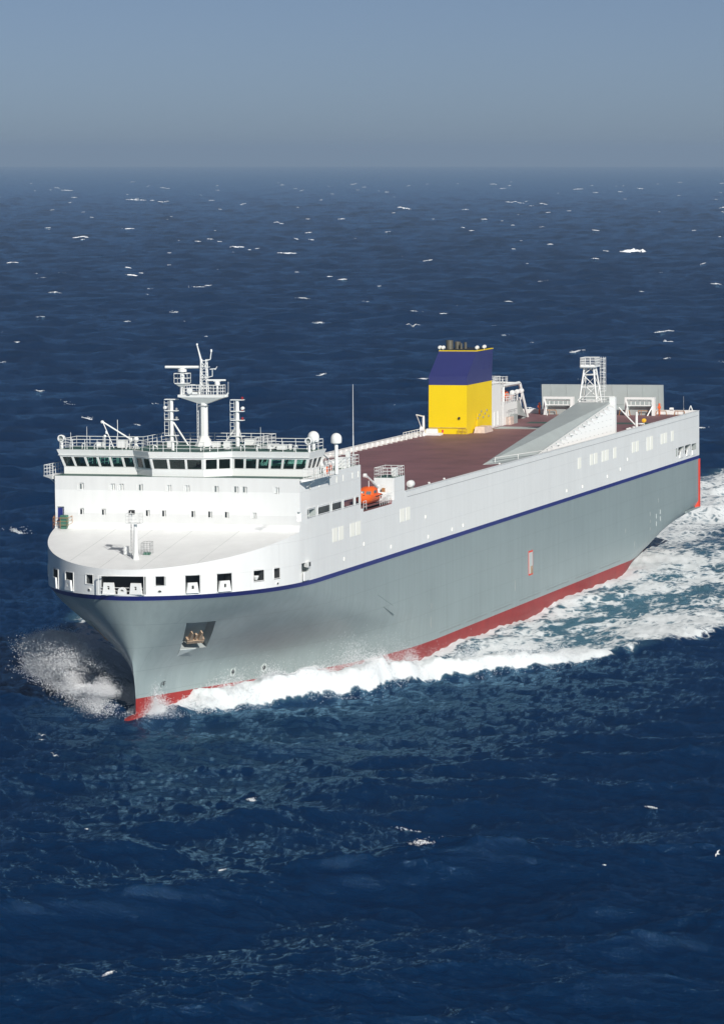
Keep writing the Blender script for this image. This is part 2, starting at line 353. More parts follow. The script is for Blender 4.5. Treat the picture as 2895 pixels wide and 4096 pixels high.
# ------------------------------------------------------------------ the ship
ship = bpy.data.objects.new('cargo_ship', None); COL.objects.link(ship); ship.rotation_euler = (math.radians(.5635), 0, 0)
tag(ship, 'large white and grey cargo ship with red bottom and yellow funnel', 'ship')
ZB = 12.32; ZD = 17.95; B = 13.1
STERN_S = [120, 130, 138, 141, 149, 153.2, 158.6, 164.5, 170.7, 177, 180.2]; STERN_Z = [-5, -2.6, -.2, .63, 1.6, 2.2, 3.0, 3.66, 4.16, 4.36, 4.38]
def s_stem(z): t = np.clip((z-1.5)/10.8, -.6, 1); return -12.4-3.6*np.where(t > 0, t**1.5, 0)+np.where(t < 0, t*1.0, 0)
_wz = np.linspace(-6, 14, 401); _wv = np.interp(_wz, [-6, 3, 4, 5, 6, 7, 8, 9, 10, 11, 12.32, 14], [0, 0, .03, .12, .28, .45, .60, .72, .83, .92, 1, 1.1]); _wv = np.convolve(np.pad(_wv, 14, mode='reflect', reflect_type='odd'), np.ones(29)/29, 'valid'); W_Z, W_V = _wz, np.clip(_wv, 0, 1)
def hull_point(u, z):
    """u 0..1 stem to end of the entry, 1..2 to the transom"""
    w = float(np.interp(z, W_Z, W_V))
    te = np.clip(u, 0, 1); t = te**1.6
    sl = -12.4+60*t; sh = -16+21*t
    yl = f_low(t); yh = f_high(t)
    s = sl*(1-w)+sh*w; y = B*(yl*(1-w)+yh*w)
    lin = s_stem(z)-(-12.4*(1-w)-16*w); s = s+lin*(1-t)
    if u > 1: e = 47.6*(1-w)+5*w; s = e+(180.2-e)*(u-1)
    zm = np.interp(s, STERN_S, STERN_Z); z = max(z, zm)
    if s > 125: y = y-1.1*np.clip(1-(z-zm)/1.5, 0, 1)**2*sst(125, 150, s)
    if s > 172: y = y-.25*sst(172, 180, s)*sst(5.6, 4.8, z)
    if z < 0: y = y*(1+.05*z)
    return s, float(y), z
US = np.concatenate([np.linspace(0, 1, 46), 1+np.linspace(0, 1, 70)[1:]])
def zred(s): return 1.5+.5*min(1, max(0, (40-s)/50))
def strip(levels, name, matname, smooth=35, cap=False):
    mb = MB(); n = len(US)
    for sg in (1, -1):
        pts = []
        for lv in levels:
            for u in US:
                z = lv
                if lv == 'red': s, y, zz = hull_point(u, 1.7); z = zred(s)
                s, y, zz = hull_point(u, z); pts.append((s, sg*y, zz))
        fs = [(j*n+i, j*n+i+1, (j+1)*n+i+1, (j+1)*n+i) for j in range(len(levels)-1) for i in range(n-1)]
        mb.add(pts, fs)
    if cap:   # transom
        a = [hull_point(2, ('red' == l and zred(180) or l)) for l in levels]
        for (s0, y0, z0), (s1, y1, z1) in zip(a, a[1:]):
            if z1-z0 > 1e-4: mb.add([(s0, y0, z0), (s1, y1, z1), (s1, -y1, z1), (s0, -y0, z0)], [(0, 1, 2, 3)])
    if cap == 1:
        for l in (levels[0], levels[-1]):
            a = [hull_point(u, l if l != 'red' else zred(hull_point(u, 1.7)[0])) for u in US]; k = len(a)
            mb.add([(s, y, z) for s, y, z in a]+[(s, -y, z) for s, y, z in a], [(i, i+1, k+i+1, k+i) for i in range(k-1)])
    if cap == 2:
        l = levels[0]; a = [hull_point(u, l) for u in US]; k = len(a)
        mb.add([(s, y, z) for s, y, z in a]+[(s, -y, z) for s, y, z in a], [(i, i+1, k+i+1, k+i) for i in range(k-1)])
    me = mb.mesh(name, matname); bm = bmesh.new(); bm.from_mesh(me)
    bmesh.ops.remove_doubles(bm, verts=bm.verts, dist=.002); bmesh.ops.dissolve_degenerate(bm, edges=bm.edges, dist=.001)
    bmesh.ops.recalc_face_normals(bm, faces=bm.faces); bm.to_mesh(me); bm.free(); shade(me, smooth); return me
hull = link('hull', strip(['red', 2.4, 3.2, 4.1, 5, 6, 7, 8, 9, 9.8, 10.6, 11.3, 11.86], 'hull', 'hull_grey', cap=1), ship)
boot = link('boot_topping', strip([-5, -3, -1.5, -.5, .5, 'red'], 'boot_topping', 'boot_red', cap=2), ship)
stripe = link('waist_stripe', strip([11.86, ZB], 'waist_stripe', 'stripe_blue', cap=True), ship)
# bulbous bow, awash
mb = MB(); prof = []
for i in range(13):
    t = i/12; prof.append((1.55*math.sin(math.acos(max(-1, 1-2*min(t*.62, .5))))*(1-.15*t) if t < .8 else 1.4, -17.4+t*8.5))
mb.lathe((0, 0, -.84), prof, 18, axis='s'); mb.build('bulb', 'boot_red', boot, 60)
# upper hull: a solid whose top is the sloping foredeck and the weather deck
def top_edge(s): return 17.33+.155*s if s < 0 else ZD
mb = MB(); US2 = np.concatenate([np.linspace(0, 1, 64)**1.6, np.linspace(0, 1, 30)[1:]])
plan = []
for t in np.linspace(0, 1, 60)**1.55: s = -16+21*t; plan.append((s, B*float(f_high(t))))
plan = [p for p in plan if p[0] < -.05]+[(0, B*float(f_high(16/21))), (2.5, B*float(f_high(18.5/21))), (5, B), (19.4, B), (60, B), (120, B), (180.2, B)]
loop = plan+[(s, -y) for s, y in reversed(plan) if y > 0.001]
fore = [p for p in loop if p[0] <= 0]; k0 = [p for p in plan if p[0] <= 0]
def side_solid(pl, z0, zt, name, matn):
    n = len(pl); lo = [(s, y, z0) for s, y in pl]+[(s, -y, z0) for s, y in pl]; hi = [(s, y, zt(s)) for s, y in pl]+[(s, -y, zt(s)) for s, y in pl]
    m = MB(); v = lo+hi; H = 2*n; fs = []
    for i in range(n-1):
        fs += [(i, i+1, H+i+1, H+i), (n+i, n+i+1, H+n+i+1, H+n+i), (i, i+1, n+i+1, n+i), (H+i, H+i+1, H+n+i+1, H+n+i)]
    fs += [(0, n, H+n, H), (n-1, 2*n-1, H+2*n-1, H+n-1)]
    m.add(v, fs); me = m.mesh(name, matn); bm = bmesh.new(); bm.from_mesh(me); bmesh.ops.remove_doubles(bm, verts=bm.verts, dist=1e-4)
    bmesh.ops.dissolve_degenerate(bm, edges=bm.edges, dist=1e-5); bmesh.ops.recalc_face_normals(bm, faces=bm.faces); bm.to_mesh(me); bm.free(); return me
fplan = [p for p in plan if p[0] <= 0]; aplan = [p for p in plan if p[0] >= 0]
forec = link('forecastle', side_solid(fplan, ZB, top_edge, 'forecastle', 'hull_white'), ship)
upper = link('upper_hull', side_solid(aplan, ZB, lambda s: ZD, 'upper_hull', 'hull_white'), ship)
# mooring openings: (t along the bow, width, z0, z1)
def bow_frame(y):
    """point, tangent (aft), outward normal on the bow curve at half breadth y"""
    sg = 1 if y >= 0 else -1; ys = abs(y)
    t = 1-(1-(ys/B)**(1/.53))**(1/2.2); s = -16+21*t
    t2 = min(1, t+.004); t1 = max(0, t-.004); d = Vector((21*(t2-t1), sg*B*(float(f_high(t2))-float(f_high(t1))), 0)).normalized()
    n = Vector((-d.y*sg, d.x*sg, 0)).normalized() if True else None
    if n.y*sg < 0: n = -n
    return Vector((s, y, 0)), d, n
def on_bow(y, w, z0, z1, d0, d1, mi=0, mb=None, w_top=None):
    p, d, n = bow_frame(y); mb = mb or MB(); wt = w if w_top is None else w_top
    q = []
    for dep in (d0, d1):
        q.append([p+d*a+n*dep+Vector((0, 0, z)) for a, z in ((-w/2, z0), (w/2, z0), (wt/2, z1), (-wt/2, z1))])
    return mb.prism(q[0], q[1], mi)
SIDE_OPEN = [(3.55, .95, 13.32, 14.22), (6.25, 1.55, 12.5, 14.24), (8.62, 1.75, 12.45, 14.25), (10.85, 1.5, 13.16, 14.25), (11.83, 1.0, 13.18, 14.24)]
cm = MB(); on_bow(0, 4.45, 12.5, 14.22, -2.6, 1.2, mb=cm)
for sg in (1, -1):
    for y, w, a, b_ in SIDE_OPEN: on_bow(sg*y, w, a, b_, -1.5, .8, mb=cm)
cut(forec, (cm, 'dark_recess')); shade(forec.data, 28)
forec.data.materials.append(M['foredeck_white'])
wi = len(forec.data.materials)-1
for p in forec.data.polygons:
    if p.normal.z > .85 and p.center.z > 14.6: p.material_index = wi
def ring_on_bow(y, w, z0, z1, t, pr, name, parent):
    m = MB()
    for (a0, a1, c0, c1) in ((-w/2-t, w/2+t, z0-t, z0), (-w/2-t, w/2+t, z1, z1+t), (-w/2-t, -w/2, z0, z1), (w/2, w/2+t, z0, z1)):
        p, d, n = bow_frame(y)
        q = [[p+d*a+n*dep+Vector((0, 0, z)) for a, z in ((a0, c0), (a1, c0), (a1, c1), (a0, c1))] for dep in (-.05, pr)]
        m.prism(q[0], q[1])
    return m.build(name, 'white_paint', parent)
def chock(y, off, w, h, z0, parent):
    """trapezoid fairlead plate with a square hole"""
    m = MB(); p, d, n = bow_frame(y); p = p+d*off
    def pl(a, z, dep): return p+d*a+n*dep+Vector((0, 0, z))
    hw, hz0, hz1 = .13, z0+h*.38, z0+h*.72; wt = w*.74
    for (qa) in ([(-w/2, z0), (-hw, z0), (-hw, z0+h), (-wt/2, z0+h)], [(hw, z0), (w/2, z0), (wt/2, z0+h), (hw, z0+h)], [(-hw, z0), (hw, z0), (hw, hz0), (-hw, hz0)], [(-hw, hz1), (hw, hz1), (hw, z0+h), (-hw, z0+h)]):
        m.prism([pl(a, z, .02) for a, z in qa], [pl(a*.94, z, .2) for a, z in qa])
    o = m.build('fairlead', 'white_paint', parent)
    m2 = MB(); m2.prism([pl(a, z, -.02) for a, z in ((-hw, hz0), (hw, hz0), (hw, hz1), (-hw, hz1))], [pl(a, z, .05) for a, z in ((-hw, hz0), (hw, hz0), (hw, hz1), (-hw, hz1))]); m2.build('fairlead_throat', 'rust', o) if False else None
    return o
ring_on_bow(0, 4.45, 12.5, 14.22, .06, .05, 'opening_frame', forec)
chock(0.2, -1.62, 1.3, 1.1, 12.5, forec) if False else None
for off in (-1.32, 1.42):
    m = MB(); hw = .13; z0 = 12.5; w = 1.3; h = 1.08; wt = 1.0
    for qa in ([(-w/2, z0), (-hw, z0), (-hw, z0+h), (-wt/2, z0+h)], [(hw, z0), (w/2, z0), (wt/2, z0+h), (hw, z0+h)], [(-hw, z0), (hw, z0), (hw, z0+.42), (-hw, z0+.42)], [(-hw, z0+.75), (hw, z0+.75), (hw, z0+h), (-hw, z0+h)]):
        m.prism([(-15.75, off+a, z) for a, z in qa], [(-16.02, off+a*.94, z) for a, z in qa])
    m.build('fairlead', 'white_paint', forec)
m = MB()
for i in range(10):
    t0, t1 = math.pi*i/9, math.pi*(i+1)/9
    if i < 9: m.prism([(-15.75, .05+r*math.cos(t), 12.75+r*math.sin(t)) for r, t in ((.2, t0), (.42, t0), (.42, t1), (.2, t1))], [(-16.02, .05+r*math.cos(t), 12.75+r*math.sin(t)) for r, t in ((.2, t0), (.42, t0), (.42, t1), (.2, t1))])
m.prism([(-15.75, a, z) for a, z in ((-.37, 12.5), (.47, 12.5), (.47, 12.75), (-.37, 12.75))], [(-16.02, a, z) for a, z in ((-.37, 12.5), (.47, 12.5), (.47, 12.75), (-.37, 12.75))])
m.build('fairlead', 'white_paint', forec)
MB().path([(-15.85, -2.1, 13.1), (-15.85, 2.1, 13.1)], .03).path([(-15.85, -2.1, 12.8), (-15.85, 2.1, 12.8)], .025).build('guard_bar', 'white_paint', forec)
for sg in (1, -1):
    for i, (y, w, a, b_) in enumerate(SIDE_OPEN):
        ring_on_bow(sg*y, w, a, b_, .05, .04, 'opening_frame', forec)
        if i in (1, 2): chock(sg*y, 0, w*.86, (b_-a)*.58, a, forec)
        if i in (0, 4):
            m = MB(); p, d, n = bow_frame(sg*(y+.02)); c = p+Vector((0, 0, a-.55))
            m.add([], []); 
            u = d; vv = Vector((0, 0, 1)); k = 14
            inner = [c+u*(.16*math.cos(2*math.pi*j/k))+vv*(.11*math.sin(2*math.pi*j/k)) for j in range(k)]; outer = [c+u*(.27*math.cos(2*math.pi*j/k))+vv*(.2*math.sin(2*math.pi*j/k)) for j in range(k)]
            m.add([q+n*.06 for q in inner]+[q+n*.0 for q in outer], [(j, (j+1) % k, k+(j+1) % k, k+j) for j in range(k)]); m.add([q+n*.02 for q in inner], [tuple(range(k))], 1)
            m.build('hawse_hole', ['white_paint', 'dark_recess'], forec)
    if sg: 
        y, w, a, b_ = SIDE_OPEN[3]; p, d, n = bow_frame(sg*y); c = p+n*(-.4)
        m = MB(); m.lathe((c.x, c.y, 13.5), [(.05, -.32), (.16, -.3), (.3, 0), (.3, .12), (.05, .14)], 12, 'z'); m.build('mooring_light', 'white_paint', forec)
# aft-facing corner opening with a box fairlead (s -2.1 .. .6)
cm = MB().box(.35, 1.9, 11.2, 14, 13.45, 14.28)
for sg in (1, -1):
    c1 = MB().box(.25, 2.0, min(sg*11.6, sg*14), max(sg*11.6, sg*14), 13.4, 14.27); cut(upper, (c1, 'recess'))
    m = MB(); yo = sg*12.98; 
    m.prism([(1.35, yo-.25*sg, 13.72), (2.05, yo-.25*sg, 13.72), (2.05, yo-.25*sg, 14.2), (1.35, yo-.25*sg, 14.2)], [(1.2, yo+.22*sg, 13.66), (2.1, yo+.22*sg, 13.66), (2.1, yo+.22*sg, 14.26), (1.2, yo+.22*sg, 14.26)])
    o = m.build('box_fairlead', 'white_paint', upper); m2 = MB(); m2.box(1.45, 1.95, min(yo, yo+.245*sg), max(yo, yo+.245*sg), 13.76, 14.17); m2.build('throat', 'dark_recess', o)
    m = MB()
    for q in range(3): m.box(.2+q*.62, .72+q*.62, min(yo, yo+.16*sg), max(yo, yo+.16*sg), 12.45, 13.3)
    m.build('chafing_plate', 'white_paint', upper)
# stern mooring openings and cream panels on the sides
for sg in (1, -1):
    c1 = MB()
    for a, b_, z0, z1 in ((165.5, 166.4, 13.25, 14.35), (167.0, 170.5, 13.3, 14.38), (171.2, 174.8, 13.2, 14.36), (175.4, 178.2, 13.4, 14.28)):
        c1.box(a, b_, min(sg*11.3, sg*14), max(sg*11.3, sg*14), z0, z1)
    cut(upper, (c1, 'recess'))
    for a in (167.6, 171.9): 
        MB().prism([(a, sg*13.02, 12.75), (a+2.3, sg*13.02, 12.75), (a+2.1, sg*13.02, 13.95), (a+.6, sg*13.02, 13.6)], [(a, sg*13.2, 12.75), (a+2.3, sg*13.2, 12.75), (a+2.1, sg*13.2, 13.95), (a+.6, sg*13.2, 13.6)]).build('fairlead', 'white_paint', upper)
    MB().box(175.6, 177.6, min(sg*13.05, sg*13.2), max(sg*13.05, sg*13.2), 12.6, 13.3).build('chafing_plate', 'white_paint', upper)
pan = MB().box(-.8, .8, -.011, .011, -.68, .68).mesh('hull_panel', 'panel_cream')
PS = [10.4, 12.5, 16.4, 18.4, 34.3, 36.4, 111.6, 117.8, 120, 124, 126, 130.2, 140.5, 142.7, 148.9, 150.9, 157.2, 159.3, 163.4]
for sg in (1, -1):
    for s in PS:
        o = link('hull_panel', pan, upper); o.location = (-s, sg*(B+.012), 16.08 if not 148 < s < 152 else 15.98)
        if 148 < s < 152: o.scale = (1, 1, 1.3)
    for s, z in ((29.9, 12.95), (43, 15.0), (44, 12.75), (53.5, 12.75), (58, 12.8), (105, 13.0), (126, 13.2), (133, 13.6), (137, 14.6), (113, 12.9), (20.2, 14.1), (13.3, 13.2)):
        MB().box(s, s+.28, min(sg*13.1, sg*13.16), max(sg*13.1, sg*13.16), z, z+.34).build('hull_bracket', 'panel_cream', upper)
shade(upper.data, 28)
# weather deck sheet
MB().box(19.45, 179.9, -12.9, 12.9, ZD-.02, ZD+.012).build('weather_deck', 'deck_brown', ship)
for s0, s1, y0, y1 in ((146, 150.5, -7.3, 6.2), (158, 161, -6, 11.8)): MB().box(s0, s1, y0, y1, ZD+.012, ZD+.02).build('deck_patch', 'deck_green' if s0 > 150 else 'ramp_grey', ship)
# bulwarks with a drain groove line
for sg in (1, -1):
    m = MB(); y0, y1 = sorted((sg*12.92, sg*B)); m.box(35.35, 180.2, y0, y1, ZD, 18.5)
    bw = m.build('bulwark', 'hull_white', ship)
    MB().box(36.2, 179.4, min(sg*B, sg*(B+.02)), max(sg*B, sg*(B+.02)), 17.86, 17.9).build('drain_line', 'steel', bw)
    MB().box(35.35, 180.2, min(sg*12.86, sg*(B+.05)), max(sg*12.86, sg*(B+.05)), 18.5, 18.56).build('cap_rail', 'white_paint', bw)
    fr = MB().prism([(-.06, 0, 0), (.06, 0, 0), (.06, 0, .5), (-.06, 0, .5)], [(-.35, -.6, 0), (.35, -.6, 0), (.12, -.12, .5), (-.12, -.12, .5)]).mesh('bulwark_stay', 'white_paint')
    for i in range(44):
        o = link('bulwark_stay', fr, bw); o.location = (-(37+i*2.2), sg*12.92, ZD+.01); o.scale = (1, sg, 1)
m = MB().box(179.95, 180.2, -12.9, 12.9, ZD, 18.56); m.build('stern_bulwark', 'white_paint', ship)

# ------------------------------------------------------------------ accommodation block
blk = link('accommodation_block', None, ship)
def solid_block(): return MB().prism([(s, y, ZD) for s, y in BP], [(s, y, 22.5) for s, y in BP])
hb = B*float(f_high(16/21))
BP = [(0, -hb), (0, hb), (2.5, B*float(f_high(18.5/21))), (5, B), (19.4, B), (19.4, -B), (5, -B), (2.5, -B*float(f_high(18.5/21)))]
mb = MB().prism([(s, y, ZD) for s, y in BP], [(s, y, 22.5) for s, y in BP])
bpy.data.objects.remove(blk); blk = mb.build('accommodation_block', 'hull_white', ship)
WUP = [-10.17, -6.86, -5.96, -3.93, -.94, .97, 3.99, 6.04, 6.93, 10.26]; WLO = [-10.15, -7.85, -3.21, -1.5, 1.56, 3.31, 5.05, 7.93]
cm = MB()
for y in WUP: cm.box(-.4, .16, y-.22, y+.22, 21.1, 21.72)
for y in WLO: cm.box(-.4, .16, y-.21, y+.21, 18.58, 19.18)
cm.box(-.4, .25, -12.78, -12.05, 17.5, 19.3); cm.box(-.4, .3, 12.28, 12.72, 18.45, 19.35)
cut(blk, (cm, 'white_paint'))
for sg in (1, -1):
    c1 = MB().box(4.5, 20.5, min(sg*10.9, sg*12.84), max(sg*10.9, sg*12.84), 17.3, 19.75)
    c2 = MB()
    for a, b_ in ((1.8, 4.15), (4.85, 8.85), (9.5, 12.8), (13.45, 16.95), (17.5, 18.8)): c2.box(a, b_, min(sg*(11.2 if a < 2 else 12.4), sg*14), max(sg*(11.2 if a < 2 else 12.4), sg*14), 18.62, 19.41)
    cut(blk, (c1, 'ramp_grey'), (c2, 'ramp_grey'))
    m = MB()
    for a, b_ in ((1.8, 4.15), (4.85, 8.85), (9.5, 12.8), (13.45, 16.95), (17.5, 18.8)):
        for (q0, q1, r0, r1) in ((a-.05, b_+.05, 18.55, 18.62), (a-.05, b_+.05, 19.41, 19.47), (a-.06, a, 18.55, 19.47), (b_, b_+.06, 18.55, 19.47)): m.box(q0, q1, min(sg*B, sg*(B+.035)), max(sg*B, sg*(B+.035)), r0, r1)
    m.build('opening_frame', 'white_paint', blk)
    for s in (2.7, 6.4, 10.9): MB().box(s, s+.12, sg*10.95-.04, sg*10.95+.04, 19.0, 19.42).build('wall_lamp', 'black', blk)
    MB().lathe((2.0, sg*11.6, 19.0), [(.05, -.08), (.28, -.08), (.28, .08), (.05, .08)], 12, 'y').build('fire_hose_reel', 'red', blk)
def pane(y, z0, z1, w, g, nm='window'):
    o = MB().box(.08, .12, y-w/2, y+w/2, z0, z1).build(nm, g, blk)
    m = MB(); t = .035
    for (a, b_, c, d) in ((y-w/2-t, y+w/2+t, z0-t, z0), (y-w/2-t, y+w/2+t, z1, z1+t), (y-w/2-t, y-w/2, z0, z1), (y+w/2, y+w/2+t, z0, z1)): m.box(-.03, .06, a, b_, c, d)
    m.build('window_frame', 'white_paint', o)
for i, y in enumerate(WUP): pane(y, 21.1, 21.72, .44, 'pale_glass' if i in (1, 2, 4, 5, 9) else 'grey_glass')
for i, y in enumerate(WLO): pane(y, 18.58, 19.18, .42, 'pale_glass' if i == 7 else 'dark_glass')
MB().box(.15, .2, -12.76, -12.07, 17.5, 19.28).build('front_door', 'stripe_blue', blk)
MB().box(.05, .3, 12.32, 12.5, 18.5, 19.2).build('locker', 'white_paint', blk)
slit = MB().box(-.11, .11, -.012, .012, -.3, .3).mesh('side_slit_window', 'panel_cream')
for sg in (1, -1):
    for s in (2.4, 5.4, 8.8, 11.2, 13.4, 16.6, 18.6): o = link('side_slit_window', slit, blk); o.location = (-s, sg*(B+.012), 21.6)
MB().box(-.05, .02, -12.0, 12.6, 17.33, 17.52).build('base_joint', 'joint_brown', blk)
MB().box(0.02, 19.35, -12.9, 12.9, 22.5, 22.515).build('bridge_deck', 'deck_green', blk)
# small landing, rails and green locker by the front door
MB().rail([(-.05, -12.9, 17.45), (-.95, -12.7, 17.3), (-.95, -11.2, 17.3), (-.05, -11.0, 17.45)], 1.05, .8, .025).build('landing_railing', 'brown_pipe', blk)
MB().box(-.75, -.15, -12.05, -11.35, 17.55, 18.55).box(-.8, -.1, -12.0, -11.4, 18.55, 18.6).box(-.7, -.2, -12.0, -11.4, 17.2, 17.5).build('deck_locker', 'green_box', blk)
# wing platforms outboard of the bridge
for sg in (1, -1):
    m = MB(); m.prism([(-.2, sg*13.0, 22.15), (7.6, sg*13.12, 22.15), (7.6, sg*14.15, 22.38), (.4, sg*14.15, 22.38)], [(-.2, sg*13.0, 22.45), (7.6, sg*13.12, 22.45), (7.6, sg*14.2, 22.45), (.4, sg*14.2, 22.45)])
    w = m.build('wing_platform', 'white_paint', blk)
    MB().rail([(.3, sg*13.1, 22.45), (.5, sg*14.12, 22.45), (7.5, sg*14.12, 22.45)], 1.05, .8, .03).build('wing_railing', 'white_paint', w)
    for s in (1.2, 6.8): MB().tube((s, sg*13.9, 22.2), (s, sg*13.1, 21.6), .05, n=4).build('wing_bracket', 'white_paint', w)
MB().rail([(7.6, 12.95, 22.5), (19.25, 12.95, 22.5), (19.25, -12.95, 22.5), (7.6, -12.95, 22.5)], 1.05, 1.2, .03).build('aft_railing', 'white_paint', blk)
for s, y in ((5.2, 13.9), (8.9, 13.06)): 
    MB().lathe((s, y+.1, 23.0), [(.22, -.05), (.36, -.05), (.36, .05), (.22, .05)], 14, 'y').build('lifebuoy', 'orange', blk)
MB().box(8.1, 8.8, 12.6, 13.0, 22.52, 23.1).build('raft_cradle', 'white_paint', blk)
for i, s in enumerate((9.6, 11.4, 13.2)): MB().lathe((s, 12.1, 23.1), [(.1, -.7), (.36, -.62), (.4, 0), (.36, .62), (.1, .7)], 12, 's').build('liferaft_canister', 'white_paint', blk)
MB().tube((8.6, 12.4, 22.5), (8.6, 12.4, 24.4), .09).tube((8.6, 12.4, 24.4), (10.8, 12.9, 23.2), .07).tube((8.6, 12.4, 24.4), (8.0, 12.4, 22.5), .05).build('raft_davit', 'white_paint', blk)
MB().box(14.5, 15.3, 12.2, 12.9, 22.5, 23.6).build('deck_locker', 'white_paint', blk); MB().box(16.2, 16.6, 12.5, 12.9, 22.5, 24.1).build('deck_locker', 'white_paint', blk)

# ------------------------------------------------------------------ wheelhouse
wh = MB().box(3.2, 13.4, -5.3, 5.3, 22.515, 22.56).box(3.0, 6.6, -12.7, 12.7, 22.515, 22.55).build('wheelhouse', 'deck_green', ship)
LEAN = .32; Z0, ZS, ZH, ZT = 22.515, 23.22, 24.28, 24.98
PL = [(2.5, -12.75), (2.5, -5.0), (.55, -2.7), (.55, 2.7), (2.5, 5.0), (2.5, 12.75), (6.6, 12.75), (6.6, 5.6), (13.4, 5.6), (13.4, -5.6), (6.6, -5.6), (6.6, -12.75)]
NW = [6, 2, 3, 2, 6, 3, 4, 4, 6, 4, 4, 3]
def offset(pl, d):
    out = []; n = len(pl)
    for i in range(n):
        p0, p1, p2 = Vector(pl[i-1]), Vector(pl[i]), Vector(pl[(i+1) % n]); e1 = (p1-p0).normalized(); e2 = (p2-p1).normalized()
        n1 = Vector((-e1.y, e1.x)); n2 = Vector((-e2.y, e2.x)); b_ = (n1+n2); b_ = b_/b_.length; k = d/max(.3, b_.dot(n1)); out.append(tuple(p1-b_*k))
    return out
# outward test: offset must move the first point forward (smaller s)
if offset(PL, 1)[2][0] > PL[2][0]: OFF = lambda d: offset(PL, -d)
else: OFF = lambda d: offset(PL, d)
PH = OFF(LEAN); PT = OFF(LEAN+.25); PIN = OFF(-.1)
cen = Vector((4, 0, 0))
for i in range(len(PL)):
    j = (i+1) % len(PL); a, b_ = Vector((*PL[i], 0)), Vector((*PL[j], 0)); ah, bh = Vector((*PH[i], 0)), Vector((*PH[j], 0)); ai, bi = Vector((*PIN[i], 0)), Vector((*PIN[j], 0))
    up = Vector((0, 0, 1)); m = MB()
    m.prism([a+up*Z0, b_+up*Z0, bi+up*Z0, ai+up*Z0], [a+up*ZS, b_+up*ZS, bi+up*ZS, ai+up*ZS]); m.build('sill_wall', 'white_paint', wh)
    e = (b_-a).normalized(); nrm = Vector((e.y, -e.x, 0)); nrm = nrm if (ah-a).dot(nrm) > 0 else -nrm
    A0, B0, A1, B1 = a+up*ZS, b_+up*ZS, ah+up*ZH, bh+up*ZH; nw = NW[i]; L = (b_-a).length; mw = .11/L if L > 3 else .09/L
    m = MB()
    for k in range(nw+1):
        t0 = k/nw-(mw if 0 < k < nw else (0 if k == 0 else 2*mw)); t1 = k/nw+(mw if 0 < k < nw else (2*mw if k == 0 else 0))
        q = [A0.lerp(B0, t0), A0.lerp(B0, t1), A1.lerp(B1, t1), A1.lerp(B1, t0)]; m.prism([p+nrm*.02 for p in q], [p-nrm*.1 for p in q])
    for z0, z1 in ((0, .045), (.955, 1)):
        q = [A0.lerp(A1, z0), B0.lerp(B1, z0), B0.lerp(B1, z1), A0.lerp(A1, z1)]; m.prism([p+nrm*.015 for p in q], [p-nrm*.09 for p in q])
    m.build('window_frame', 'white_paint', wh)
    for k in range(nw):
        t0, t1 = k/nw+mw*.9, (k+1)/nw-mw*.9; q = [A0.lerp(B0, t0), A0.lerp(B0, t1), A1.lerp(B1, t1), A1.lerp(B1, t0)]
        MB().prism([p-nrm*.05 for p in q], [p-nrm*.06 for p in q]).build('window_pane', 'glass', wh)
roof = MB().prism([(s, y, ZH) for s, y in PH], [(s, y, ZT) for s, y in PT]).build('wheelhouse_roof', ['white_paint'], wh)
MB().prism([(s, y, ZT) for s, y in OFF(LEAN-.05)], [(s, y, ZT+.03) for s, y in OFF(LEAN-.05)]).build('roof_deck', 'deck_green', wh)
m = MB(); P_ = OFF(LEAN+.14)
for i in range(5): m.path([(*P_[i], ZH+.14), (*P_[i+1], ZH+.14)], .03)
m.build('wiper_rail', 'white_paint', wh)
ed = OFF(LEAN-.02); MB().rail([(s, y, ZT) for s, y in ed], 1.0, 1.35, .03, closed=True).build('roof_railing', 'white_paint', wh)
# interior: consoles, chairs, ceiling is the roof
m = MB(); m.box(1.6, 2.4, -2.4, 2.4, 22.55, 23.35).box(3.1, 3.7, -11.5, -9.8, 22.55, 23.3).box(3.1, 3.7, 9.8, 11.5, 22.55, 23.3); m.build('bridge_console', 'green_box', wh)
for y in (-1.2, 1.2): MB().box(3.0, 3.6, y-.3, y+.3, 22.9, 23.05).box(3.5, 3.62, y-.3, y+.3, 23.05, 23.8).tube((3.3, y, 22.55), (3.3, y, 22.9), .08).build('pilot_chair', 'black', wh)
MB().box(6.0, 6.1, -4.8, 4.8, 22.55, 24.15).build('chart_partition', 'recess', wh)
# search lights, roof fittings
def searchlight(s, y):
    m = MB(); m.tube((s, y, ZT), (s, y, ZT+.75), .16, .13, 10); o = m.build('searchlight', 'white_paint', wh, 40)
    MB().lathe((s, y, ZT+1.08), [(.1, .3), (.3, .28), (.36, -.02), (.36, -.3), (.26, -.32), (.24, -.1)], 16, 's').build('lamp_drum', 'white_paint', o, 40)
    MB().lathe((s, y, ZT+1.08), [(.02, -.16), (.24, -.16), (.24, -.12), (.02, -.12)], 14, 's').build('lens', 'grey_glass', o)
searchlight(2.6, -13.0); searchlight(2.5, 13.0)
def dome(s, y, z0, r, hp, nm='satellite_dome'):
    m = MB(); m.tube((s, y, z0), (s, y, z0+hp), r*.34, n=10); o = m.build('dome_pedestal', 'white_paint', wh, 40)
    pr = [(r*.45, -.0), (r*.92, .12*r), (r, .35*r), (r, .95*r)]+[(r*math.cos(a), .95*r+r*math.sin(a)) for a in np.linspace(.15, 1.5, 8)]
    MB().lathe((s, y, z0+hp), pr, 22).build(nm, 'white_paint', o, 50)
dome(5.2, 12.6, ZT, .58, .75); dome(7.0, 14.4, 22.5, .55, 3.0); dome(3.4, -5.4, ZT, .27, .75)
m = MB()
for a in range(4): m.tube((3.4+.4*math.cos(a*1.57+.7), -5.4+.4*math.sin(a*1.57+.7), ZT), (3.4, -5.4, ZT+.7), .04, n=4)
m.build('dome_tripod', 'white_paint', wh)
